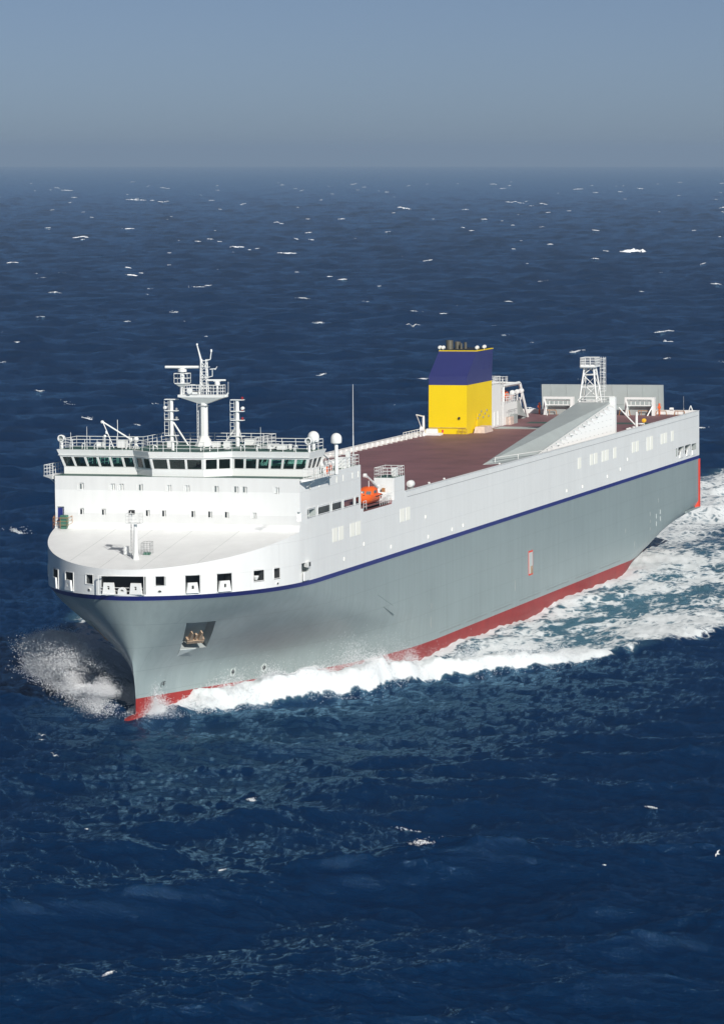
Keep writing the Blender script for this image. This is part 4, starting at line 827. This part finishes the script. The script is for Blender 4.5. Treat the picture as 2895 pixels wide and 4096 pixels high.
MB().lathe((150.5, 12.2, 18.95), [(.05, -.25), (.28, -.2), (.28, .2), (.05, .25)], 10, 's').build('yellow_lamp', 'lamp_yellow', ship)
MB().lathe((148.4, 12.2, 18.6), [(.05, -.05), (.42, 0), (.42, .12), (.05, .16)], 12).tube((148.4, 12.2, ZD), (148.4, 12.2, 18.6), .08).build('mushroom_vent', 'white_paint', ship)
for s in (141, 142.3, 144.5): MB().lathe((s, 12.2, ZD), [(.12, 0), (.12, .4), (.22, .42), (.22, .55), (.1, .6)], 10).build('mooring_bollard', 'white_paint', ship)
for s, y in ((47, 12.4), (53, 12.4), (76.3, 12.4), (64, -9)): MB().lathe((s, y, ZD), [(.06, 0), (.06, .5), (.14, .52), (.14, .66), (.05, .7)], 8).build('deck_light', 'white_paint', ship)
MB().box(179.5, 180.75, 12.62, 13.12, 5.0, 11.8).build('stern_fender', 'fender_red', ship)
MB().box(179.5, 180.75, -13.12, -12.62, 5.0, 11.8).build('stern_fender', 'fender_red', ship)
# ------------------------------------------------------------------ marks and fittings on the plating
O_S = Matrix.Rotation(-math.radians(.5635), 4, 'X') @ CAM
def hull_pix(u, v):
    """station and height where the ray of a photo pixel meets the port plating"""
    d = Matrix.Rotation(-math.radians(.5635), 4, 'X') @ (pix_at(u, v, 1.)-CAM); last = None
    for z in np.arange(11.8, -1, -.05):
        p = O_S+d*((z-O_S.z)/d.z); hy = hull_at(-p.x, z).y if -p.x > -15.9 else 0
        if p.y < hy: return -p.x, float(z)
    return None
def pix_at(u, v, dist):
    """direction of a photo pixel, followed to a horizontal distance"""
    right = Vector((-math.sin(VIEW), math.cos(VIEW), 0))*-1; upv = right.cross(fw).normalized()
    d = fw+right*((u-1447.5)/16777.68)+upv*((2048-v)/16777.68); return CAM+d*(dist/Vector((d.x, d.y)).length)
def hull_at(s, z, sg=1):
    lo, hi = 0., 2.
    for _ in range(40):
        mid = (lo+hi)/2; lo, hi = (mid, hi) if hull_point(mid, z)[0] < s else (lo, mid)
    return Vector((s, sg*hull_point(lo, z)[1], z))
def hull_basis(s, z, sg=1):
    p = hull_at(s, z, sg); a = (hull_at(s+.4, z, sg)-hull_at(s-.4, z, sg)).normalized(); u = (hull_at(s, z+.3, sg)-hull_at(s, z-.3, sg)).normalized()
    n = a.cross(u).normalized(); n = n if n.y*sg > 0 else -n; return p, a, u, n
def decal(s, z, polys, name, matn, sg=1, lift=.03, parent=hull):
    p, a, u, n = hull_basis(s, z, sg); m = MB()
    for q in polys: m.prism([p+a*x+u*y-n*.05 for x, y in q], [p+a*x+u*y+n*lift for x, y in q])
    return m.build(name, matn, parent)
def ringpoly(r0, r1, k=18): return [[(r*math.cos(t), r*math.sin(t)) for r, t in ((r0, 2*math.pi*i/k), (r1, 2*math.pi*i/k), (r1, 2*math.pi*(i+1)/k), (r0, 2*math.pi*(i+1)/k))] for i in range(k)]
def bar(a, L, w): c, s_ = math.cos(a), math.sin(a); return [(c*x-s_*y, s_*x+c*y) for x, y in ((-L, -w), (L, -w), (L, w), (-L, w))]
for sg in (1, -1):
    for s, zt_ in (hull_pix(930, 2688), hull_pix(1048, 2671)):
        decal(s, zt_, ringpoly(.36, .46)+[bar(.785, .36, .05), bar(-.785, .36, .05)], 'thruster_mark', 'hull_light', sg, .035); decal(s, zt_, [bar(.785, .2, .09), bar(-.785, .2, .09)], 'propeller_sign', 'black', sg, .05)
    ds_ = hull_pix(814, 2760)[0]
    for k in range(9): decal(ds_, -.15+.22*k, [[(-.05, -.05), (.05, -.05), (.05, .05), (-.05, .05)]], 'draught_mark', 'panel_cream', sg, .03, boot)
    bs_, bz_ = hull_pix(650, 2736); decal(bs_, bz_, [bar(0, .25, .04), bar(1.57, .22, .04), [(-.25, .16), (.25, .16), (.25, .24), (-.25, .24)], [(-.45, -.35), (-.38, -.35), (-.38, .2), (-.45, .2)]], 'bulb_mark', 'black', sg, .03)
    decal(87.6, 6.0, [[(-1.0, -1.45), (1.0, -1.45), (1.0, 1.45), (-1.0, 1.45)]], 'pilot_door_edge', 'fender_red', sg, .02); decal(87.6, 6.0, [[(-.82, -1.25), (.82, -1.25), (.82, 1.25), (-.82, 1.25)]], 'pilot_door', 'hull_light', sg, .035); decal(87.9, 5.2, [[(-.5, -.5), (.5, -.5), (.5, .4), (-.5, .4)]], 'pilot_door_step', 'rust', sg, .06)
    for s, z, h in ((45, 3.6, .5), (45.2, 5.3, .25), (45.2, 3.1, .2), (80.5, 4.0, .6), (136, 5.6, .25), (141, 3.3, .5), (150, 6.6, .25), (155, 8.0, .25), (150, 4.6, .2), (150.2, 5.6, .2)):
        decal(s, z, [[(-.1, -h), (.1, -h), (.1, h), (-.1, h)]], 'scupper', 'recess', sg, .02)
    for s, z in ((153.6, 6.0), (153.6, 5.0), (156.0, 6.4), (156, 5.5)): decal(s, z, [[(-.16, -.3), (.16, -.3), (.16, .3), (-.16, .3)]], 'stern_mark', 'hull_light', sg, .03)
    for s0_, s1_ in ((48, 57), (59, 68), (70, 79), (82, 92), (95, 106), (109, 120), (122, 133)):
        MB().prism([(s0_, sg*13.05, 2.0), (s1_, sg*13.05, 2.0), (s1_, sg*13.05, 2.05), (s0_, sg*13.05, 2.05)], [(s0_, sg*13.14, 2.0), (s1_, sg*13.14, 2.0), (s1_, sg*13.14, 2.05), (s0_, sg*13.14, 2.05)]).build('rubbing_strake', 'steel', hull)
    MB().prism([(171.5, sg*12.95, 4.95), (180.0, sg*12.95, 5.02), (180.0, sg*12.95, 5.2), (171.5, sg*12.95, 5.15)], [(171.5, sg*13.3, 5.0), (180.0, sg*13.3, 5.05), (180.0, sg*13.3, 5.18), (171.5, sg*13.3, 5.12)]).build('stern_knuckle', 'hull_grey', hull)
    for s0_, z0_, s1_, z1_ in ((25.0, 8.6, 30.5, 6.9), (27.2, 7.1, 31.0, 5.9)):
        MB().tube((s0_, sg*13.08, z0_), (s1_, sg*13.08, z1_), .07, n=5).build('weld_seam', 'hull_grey', hull)
# anchors in recessed pockets
AQ = [hull_pix(730, 2493), hull_pix(852, 2484), hull_pix(815, 2589), hull_pix(713, 2599)]
AC = (sum(q[0] for q in AQ)/4, sum(q[1] for q in AQ)/4)
def anchor(sg):
    s0, s1, z0, z1 = -11.6, -9.0, 6.35, 9.55
    P = lambda s, z, d: (lambda q: q[0]+q[3]*d)(hull_basis(s, z, sg))
    quad = [(-12.35, 9.6), (-9.3, 9.7), (-9.5, 6.6), (-11.9, 6.2)]
    quad = AQ
    m = MB(); nv = hull_basis(AC[0], AC[1], sg)[3]; m.prism([Vector(P(s, z, 0))-nv*1.1 for s, z in quad], [Vector(P(s, z, 0))+nv*.8 for s, z in quad]); return quad, P, m
for sg in (1, -1):
    quad, P, cm = anchor(sg)
    cut(hull, (cm, 'recess')); out = [Vector(P(s, z, .0)) for s, z in quad]; c = sum(out, Vector())/4; nn = hull_basis(AC[0], AC[1], sg)[3]
    e = (out[1]-out[0]).normalized(); u = ((out[0]+out[1])-(out[2]+out[3])).normalized(); cc = c-u*.55-nn*.25
    m = MB(); 
    def bx(x0, x1, y0, y1, d0, d1, tx=0): m.prism([cc+e*x0+u*y0+nn*d0, cc+e*x1+u*y0+nn*d0, cc+e*x1+u*y0+nn*d1, cc+e*x0+u*y0+nn*d1], [cc+e*(x0+tx)+u*y1+nn*d0, cc+e*(x1-tx)+u*y1+nn*d0, cc+e*(x1-tx)+u*y1+nn*d1, cc+e*(x0+tx)+u*y1+nn*d1])
    bx(-1.0, 1.0, -.75, -.3, -.1, .35); bx(-.85, -.3, -.3, .95, -.05, .3, .2); bx(.3, .85, -.3, .95, -.05, .3, .2); bx(-.12, .12, -.3, .6, 0, .25); bx(-1.05, -.75, -.45, -.1, -.1, .3); bx(.75, 1.05, -.45, -.1, -.1, .3)
    m.build('anchor', 'rust', hull)
    m = MB(); q = [out[3]+u*.35-e*.05, out[3]-u*.1, out[3]+e*1.5-u*.05+u*.35, out[3]+e*.35+u*.1]; m.prism([out[3]+nn*.0, out[3]-u*1.15+nn*.0-e*.2, out[3]+e*1.9+u*.05], [out[3]+nn*.06, out[3]-u*1.15-e*.2+nn*.06, out[3]+e*1.9+u*.05+nn*.06])
    m.build('chafing_doubler', 'hull_light', hull)

shade(hull.data, 35)
# ------------------------------------------------------------------ things carried on board (top level, heeled with the ship)
HEEL = Matrix.Rotation(math.radians(.5635), 4, 'X')
def place(o, s, y, z, rz=0, sc=1): o.matrix_world = HEEL @ Matrix.Translation((-s, y, z)) @ Matrix.Rotation(rz, 4, 'Z') @ Matrix.Diagonal((sc, sc, sc, 1)); return o
def rescue_boat(label, loc, L=5.6, group=None):
    r = bpy.data.objects.new('rescue_boat', None); COL.objects.link(r); tag(r, label, 'boat', group)
    st = []; K = 12
    def sec(t): 
        w = 1.0*(1-max(0, (.35-t)/.35)**2.2*.85)*(1-.12*max(0, t-.8)/.2); return -L/2+L*t, w
    m = MB(); rings = []
    for i in range(K+1):
        x, w = sec(i/K); rise = .35*max(0, (.3-i/K)/.3)**2
        rings.append([(x, 0, rise), (x, w*.55, .12+rise), (x, w*.95, .5+rise), (x, w, .85+rise), (x, w*.85, .95+rise), (x, -w*.85, .95+rise), (x, -w, .85+rise), (x, -w*.95, .5+rise), (x, -w*.55, .12+rise)])
    n = 9; v = [p for q in rings for p in q]; f = [(j*n+i, j*n+(i+1) % n, (j+1)*n+(i+1) % n, (j+1)*n+i) for j in range(K) for i in range(n)]+[tuple(range(n)), tuple(range(K*n, K*n+n))]
    m.add(v, f); m.build('boat_hull', 'orange', r, 40)
    m = MB(); rg = [(-.9, .75, .9), (-.55, .85, 1.35), (.1, .85, 1.72), (1.1, .8, 1.75), (1.7, .7, 1.45), (1.9, .6, .95)]
    v = []
    for x, w, h in rg: v += [(x, -w, .9), (x, -w*.95, h-.2), (x, -w*.5, h), (x, w*.5, h), (x, w*.95, h-.2), (x, w, .9)]
    m.add(v, [(j*6+i, j*6+i+1, (j+1)*6+i+1, (j+1)*6+i) for j in range(5) for i in range(5)]+[(0, 1, 2, 3, 4, 5), (30, 31, 32, 33, 34, 35)]); m.build('boat_cabin', 'orange', r, 35)
    for x, y0, y1 in ((-.62, -.62, -.1), (-.62, .1, .62)): MB().prism([(x-.13, y0, 1.0), (x-.13, y1, 1.0), (x+.12, y1, 1.3), (x+.12, y0, 1.3)], [(x-.2, y0, 1.02), (x-.2, y1, 1.02), (x+.05, y1, 1.34), (x+.05, y0, 1.34)]).build('boat_window', 'grey_glass', r)
    for sg in (1, -1): MB().box(-.3, .5, min(sg*.8, sg*.88), max(sg*.8, sg*.88), 1.15, 1.4).build('side_window', 'grey_glass', r)
    MB().tube((.6, 0, 1.7), (.6, 0, 2.35), .04).tube((-1.9, 0, 1.0), (-1.9, 0, 1.4), .08).build('boat_mast', 'white_paint', r)
    MB().path([(-L/2+.1, -.3, 1.05), (0, -1.02, .8), (L/2-.1, -.95, .8)], .05).path([(-L/2+.1, .3, 1.05), (0, 1.02, .8), (L/2-.1, .95, .8)], .05).build('grab_line', 'black', r)
    MB().lathe((L/2+.1, 0, .5), [(.05, -.2), (.3, -.2), (.3, .25), (.05, .3)], 10, 's').build('outboard', 'white_paint', r)
    return place(r, *loc)
rescue_boat('orange rescue boat with small cabin in the bay behind the white house', (25.4, 11.95, 18.0), 4.9)
rescue_boat('orange lifeboat half hidden in the white davit frame behind the yellow funnel', (163.5, -10.9, 20.3), 7.5)
def person(label, loc, pose, shirt, rz):
    r = bpy.data.objects.new('person', None); COL.objects.link(r); tag(r, label, 'person')
    V = [(0, 0, .95), (0, 0, 1.2), (0, 0, 1.42), (.02, 0, 1.52), (.03, 0, 1.62), (0, .1, .9), (.03, .11, .5), (0, .12, .08), (.16, .12, .04), (0, -.1, .9), (.03, -.11, .5), (0, -.12, .08), (.16, -.12, .04)]
    Rr = [.15, .15, .14, .06, .1, .1, .075, .05, .045, .1, .075, .05, .045]
    E = [(0, 1), (1, 2), (2, 3), (3, 4), (0, 5), (5, 6), (6, 7), (7, 8), (0, 9), (9, 10), (10, 11), (11, 12)]
    for sg in (1, -1):
        k = len(V); V += [(0, .2*sg, 1.38), (.1*pose, .27*sg, 1.12), (.38*pose, .22*sg, 1.1), (.46*pose, .2*sg, 1.1)]; Rr += [.07, .052, .042, .045]; E += [(2, k), (k, k+1), (k+1, k+2), (k+2, k+3)]
    me = bpy.data.meshes.new('coverall'); me.from_pydata(V, E, []); me.materials.append(M[shirt]); o = link('body', me, r)
    md = o.modifiers.new('skin', 'SKIN'); sv = me.skin_vertices[0].data
    for i, q in enumerate(Rr): sv[i].radius = (q, q)
    sv[0].use_root = True; o.modifiers.new('sub', 'SUBSURF').levels = 1
    m = MB(); m.lathe((-.04, 0, 1.62), [(.04, -.12), (.085, -.06), (.105, .02), (.1, .08), (.06, .13)], 12); m.build('face', 'skin', r, 60)
    m = MB(); m.lathe((-.03, 0, 1.66), [(.108, 0), (.11, .04), (.08, .1), (.03, .12)], 12); m.build('hair', 'black', r, 60)
    return place(r, *loc, rz=rz)
person('crew member in blue coverall standing at the fourth side opening', (15.6, 12.3, 17.97), 1, 'cloth_blue', math.radians(80))
person('person in blue shirt standing inside the left wing of the bridge', (4.4, -7.1, 22.56), .9, 'cloth_blue', 0)

# ------------------------------------------------------------------ gulls
def gull(label, pos, span, heading, bank, flap):
    r = bpy.data.objects.new('gull', None); COL.objects.link(r); tag(r, label, 'bird', 'gulls over the sea'); k = span/1.3
    m = MB(); m.lathe((0, 0, 0), [(.01, -.27), (.05, -.2), (.06, -.12), (.085, .02), (.07, .18), (.03, .3), (.012, .36)], 10, 's'); m.build('body', 'gull_white', r, 60)
    for sg in (1, -1):
        P0 = [(-.1, .04*sg, .03), (.1, .04*sg, .02), (.06, .32*sg, .03+.15*flap), (-.13, .3*sg, .05+.15*flap), (.1, .65*sg, .02+.1*flap), (.02, .6*sg, .04+.1*flap)]
        m = MB(); 
        m.prism([P0[0], P0[1], P0[2], P0[3]], [(a, b_, c+.014) for a, b_, c in P0[:4]]); m.prism([P0[3], P0[2], P0[4], P0[5]], [(a, b_, c+.012) for a, b_, c in (P0[3], P0[2], P0[4], P0[5])]); m.build('wing', 'gull_white', r)
    r.matrix_world = Matrix.Translation(pos) @ Matrix.Rotation(heading, 4, 'Z') @ Matrix.Rotation(bank, 4, 'X') @ Matrix.Diagonal((k, k, k, 1)); return r
HD = VIEW
gull('gull gliding with spread wings high above the funnel', pix_at(1650, 1305, 376), 1.3, HD+.3, .05, 1.2)
gull('gull low over dark water in the lower right, left of its neighbour', pix_at(2415, 3461, 283), .62, HD+1.2, .3, -.6)
gull('gull at the right edge low over the dark foreground water', pix_at(2869, 3417, 286), .7, HD+1.0, -.6, .9)
gull('upper gull of a close pair at the left edge below the spray', pix_at(166, 2943, 360), .75, HD+.5, .2, 1.1)
gull('gull just under the close pair near the left edge', pix_at(165, 2960, 350), .6, HD+.8, .1, .3)
gull('gull with bent wings beneath the close pair at left', pix_at(216, 3024, 345), .9, HD+.6, .5, 1.4)
gull('lone gull over the dark water at lower left', pix_at(345, 3317, 300), .6, HD+1.4, .2, .2)

# ------------------------------------------------------------------ spray, whitecaps, exhaust, haze
def tets(P, R, name, matn):
    n = len(P); base = np.array([[1, 1, 1], [1, -1, -1], [-1, 1, -1], [-1, -1, 1]], float)/1.73
    ang = rng.uniform(0, 6.28, (n, 2)); c, s = np.cos(ang[:, 0]), np.sin(ang[:, 0]); c2, s2 = np.cos(ang[:, 1]), np.sin(ang[:, 1])
    v = np.empty((n, 4, 3)); b0 = base[None]
    x = b0[..., 0]*c[:, None]-b0[..., 1]*s[:, None]; y = b0[..., 0]*s[:, None]+b0[..., 1]*c[:, None]; z = b0[..., 2]+0*x
    v[..., 0] = x; v[..., 1] = y*c2[:, None]-z*s2[:, None]; v[..., 2] = y*s2[:, None]+z*c2[:, None]
    v = P[:, None]+v*R[:, None, None]; i = np.arange(n)[:, None]*4; F = np.concatenate([i+np.array(q) for q in ((0, 1, 2), (0, 3, 1), (0, 2, 3), (1, 3, 2))])
    me = bpy.data.meshes.new(name); me.vertices.add(n*4); me.vertices.foreach_set('co', v.astype(np.float32).ravel()); me.loops.add(F.size); me.loops.foreach_set('vertex_index', F.astype(np.int32).ravel())
    me.polygons.add(len(F)); me.polygons.foreach_set('loop_start', np.arange(0, F.size, 3, dtype=np.int32)); me.update(calc_edges=True); me.materials.append(matn); return me
def sea_z(x, y): return sea_fields(np.asarray(x, float), np.asarray(y, float), np.full(len(x), .5))[2]
# port: droplets thrown up over the breaking crest
n = 70000; s = rng.beta(1.6, 2.2, n)*58-9; s[:2500] = rng.uniform(5, 30, 2500); yc = np.interp(s, CREST_S, CREST_Y); y = yc+rng.normal(-.5, 1.3, n); x = -s
clump = fbm(s*.5, y*.25, 3, 90); keep = rng.random(n) < sst(.38, .68, clump); s, y, x = s[keep], y[keep], x[keep]
A = np.interp(s, CREST_S, CREST_A); z = sea_z(x, y)+np.abs(rng.normal(0, .42, len(s)))*(.3+.6*A)*sst(.3, .75, fbm(s*.28, s*0, 3, 95))*1.7
P = np.stack([x, y, z], 1); R = rng.uniform(.015, .05, len(P))
# mist drifting up the plating behind the crest
n = 26000; s = rng.uniform(2, 34, n); y = wl_half(s)+np.abs(rng.normal(0, 1.6, n))+.3; z = rng.exponential(1.0, n)+.6; k = rng.random(n) < sst(.35, .7, fbm(s*.3, z*.5, 3, 97)); P2 = np.stack([-s, y, z], 1)[k]; R2 = rng.uniform(.01, .028, len(P2))
# starboard: shaded fan of spray
n = 190000; u = rng.random(n)**.8; y = -(2.6+14.2*u+rng.normal(0, .6, n)); s = -12+14*u+rng.normal(0, 1.5, n)
zl = .3+2.9*u**1.2; zh = 2.6+4.6*np.sin(np.clip(u, 0, 1)*2.45)**1.1; q = rng.beta(1.25, 1.5, n); z = zl+(zh-zl)*q+rng.normal(0, .18, n)
dens = fbm(y*.30+3, z*.55+s*.1, 4, 110)+.22*np.sin(3.14*np.clip(u, 0, 1)); k = rng.random(n) < sst(.44, .66, dens)*(.35+.65*(1-np.abs(q-.5)))
P3 = np.stack([-s, y, z], 1)[k]; R3 = rng.uniform(.018, .055, len(P3))
# splash at the stem
n = 14000; a = rng.uniform(0, 6.28, n); rr = np.abs(rng.normal(0, 1.3, n)); s = -9.8+rr*np.cos(a)*1.3; y = rr*np.sin(a)+1.0; z = .3+np.abs(rng.normal(0, .75, n))*np.exp(-(rr/2.0)**2)*1.4; P4 = np.stack([-s, y, z], 1); R4 = rng.uniform(.015, .04, n)
spray = link('sea_spray', tets(np.concatenate([P, P2, P3, P4]), np.concatenate([R, R2, R3, R4]), 'sea_spray', M['foam'])); tag(spray, 'white spray thrown up around the ship bow', 'spray', kind='stuff')
# breaking crests on the open sea: low lumpy ridges of foam
DROPS = []; DR = []
def whitecaps():
    V = []; F = []
    right = np.array([-math.sin(VIEW), math.cos(VIEW)])*-1; f2 = np.array([math.cos(VIEW), math.sin(VIEW)])
    spots = []
    for _ in range(400):
        d = 480*math.exp(rng.random()**.9*2.75); t = rng.uniform(-.125, .125); sz = rng.lognormal(-.35, .65); L = (.5+1.6*sz)*(1+d/2600); spots.append((d, t, L, .12*sz**.6*(1+d/2400)))
    def at(u, v, L, h): p = pix_at(u, v, 1.); dz = (p-CAM); dd = 54.7/-dz.z*Vector((dz.x, dz.y)).length; spots.append((dd, (u-1447.5)/16777.68, L, h))
    for u, v, Lp, hp in ((2540, 1008, 130, 16), (2430, 1006, 60, 10), (950, 988, 60, 7), (1020, 997, 70, 12), (1145, 1004, 60, 7), (2190, 1132, 80, 9), (1395, 955, 60, 6), (1615, 835, 55, 6), (1290, 1285, 50, 8), (720, 1295, 70, 6), (1000, 3232, 34, 12), (1690, 3480, 100, 9), (1640, 3280, 90, 7), (2620, 3240, 46, 7), (420, 3935, 50, 6), (880, 3520, 36, 7), (2860, 2165, 60, 12), (60, 2120, 90, 22), (2700, 1130, 60, 6)):
        dz = pix_at(u, v, 1.)-CAM; dd = 54.7/-dz.z; spots.append((dd, (u-1447.5)/16777.68, Lp*dd/16777.68, max(.1, hp*dd/16777.68*.8)))
    for d, t, L, h in spots:
        c = np.array([CAM.x, CAM.y])+(f2+right*t)*d
        s0, y0 = -c[0], c[1]
        if -22 < s0 < 260 and abs(y0) < 42: continue
        if d < 1700:
            m_ = int(min(900, 160+L*h*700)); us = rng.normal(0, .24, m_); lag = np.abs(rng.normal(0, .5+h, m_)); qx = c[0]+right[0]*us*L+f2[0]*(lag+L*.2*us*us); qy = c[1]+right[1]*us*L+f2[1]*(lag+L*.2*us*us)
            kk = rng.random(m_) < sst(.3, .7, fbm(us*L*.9+d, lag*1.5, 3, 77)); qx, qy, lag = qx[kk], qy[kk], lag[kk]
            DROPS.append(np.stack([qx, qy, sea_fields(qx, qy, np.full(len(qx), .5))[2]+rng.uniform(0, h, len(qx))*np.exp(-lag)], 1)); DR.append(rng.uniform(.02, .06, len(qx))*(.6+d/800)); continue
        n = max(6, int(L*1.6)+4); n = min(n, 26); h *= .7; tilt = rng.normal(0, .22); base = len(V)
        us = np.linspace(-.5, .5, n); px = c[0]+right[0]*us*L+f2[0]*us*L*tilt; py = c[1]+right[1]*us*L+f2[1]*us*L*tilt
        wob = (fbm(us*n*.4+d, us*0+d, 3, 130)-.5)*L*.25; px += f2[0]*wob; py += f2[1]*wob
        dr = np.full(n, max(.4, min(40, d*d/229000))); zc = sea_fields(px, py, np.minimum(dr, 9))[2]
        hh = h*np.clip(1-(2*np.abs(us))**2.5, 0, 1)*(.35+1.1*fbm(us*n*.7+d*.7, us*0, 2, 131)); dep = .35+h*1.6
        for k, (fr, zz) in enumerate(((-1.0, -.25), (-.35, .55), (0, 1), (.5, .45), (1.2, -.25))):
            jj = rng.normal(0, .12, n)
            for i in range(n): V.append((px[i]+f2[0]*dep*(fr+jj[i])*-1*-1, py[i]+f2[1]*dep*(fr+jj[i]), zc[i]+hh[i]*zz+(-.1 if zz < 0 else .05)+jj[i]*h*.5))
        for k in range(4):
            for i in range(n-1):
                if rng.random() < .78: q = base+k*n+i; F.append((q, q+1, q+n+1, q+n))
    me = bpy.data.meshes.new('whitecaps'); me.from_pydata(V, [], F); me.materials.append(M['foam']); shade(me, 60); return me
wc = link('whitecaps', whitecaps()); o = link('crest_foam', tets(np.concatenate(DROPS), np.concatenate(DR), 'crest_foam', M['foam'])); tag(o, 'small specks of foam on the crests of the nearer waves', 'foam', kind='stuff')
tag(wc, 'scattered white breaking wave crests on the open sea', 'whitecaps', kind='stuff')
# haze over the sea
hz = bpy.data.materials.new('haze_air'); hz.use_nodes = True; nt = hz.node_tree; nt.nodes.clear(); out = nt.nodes.new('ShaderNodeOutputMaterial'); pv = nt.nodes.new('ShaderNodeVolumePrincipled')
pv.inputs['Color'].default_value = (.45, .62, .84, 1); pv.inputs['Density'].default_value = HAZE_DENSITY; pv.inputs['Anisotropy'].default_value = 0
nt.links.new(pv.outputs[0], out.inputs['Volume'])
me = bpy.data.meshes.new('haze'); h = 35000; V = [(x+CAM.x, y+CAM.y, z) for x in (-h, h) for y in (-h, h) for z in (-78, 82)]
me.from_pydata(V, [], [(0,1,3,2),(4,6,7,5),(0,4,5,1),(2,3,7,6),(0,2,6,4),(1,5,7,3)]); me.materials.append(hz)
bm = bmesh.new(); bm.from_mesh(me); bmesh.ops.recalc_face_normals(bm, faces=bm.faces); bm.to_mesh(me); bm.free()
haze = link('haze', me); tag(haze, 'pale blue grey haze over the sea', 'haze', kind='stuff')
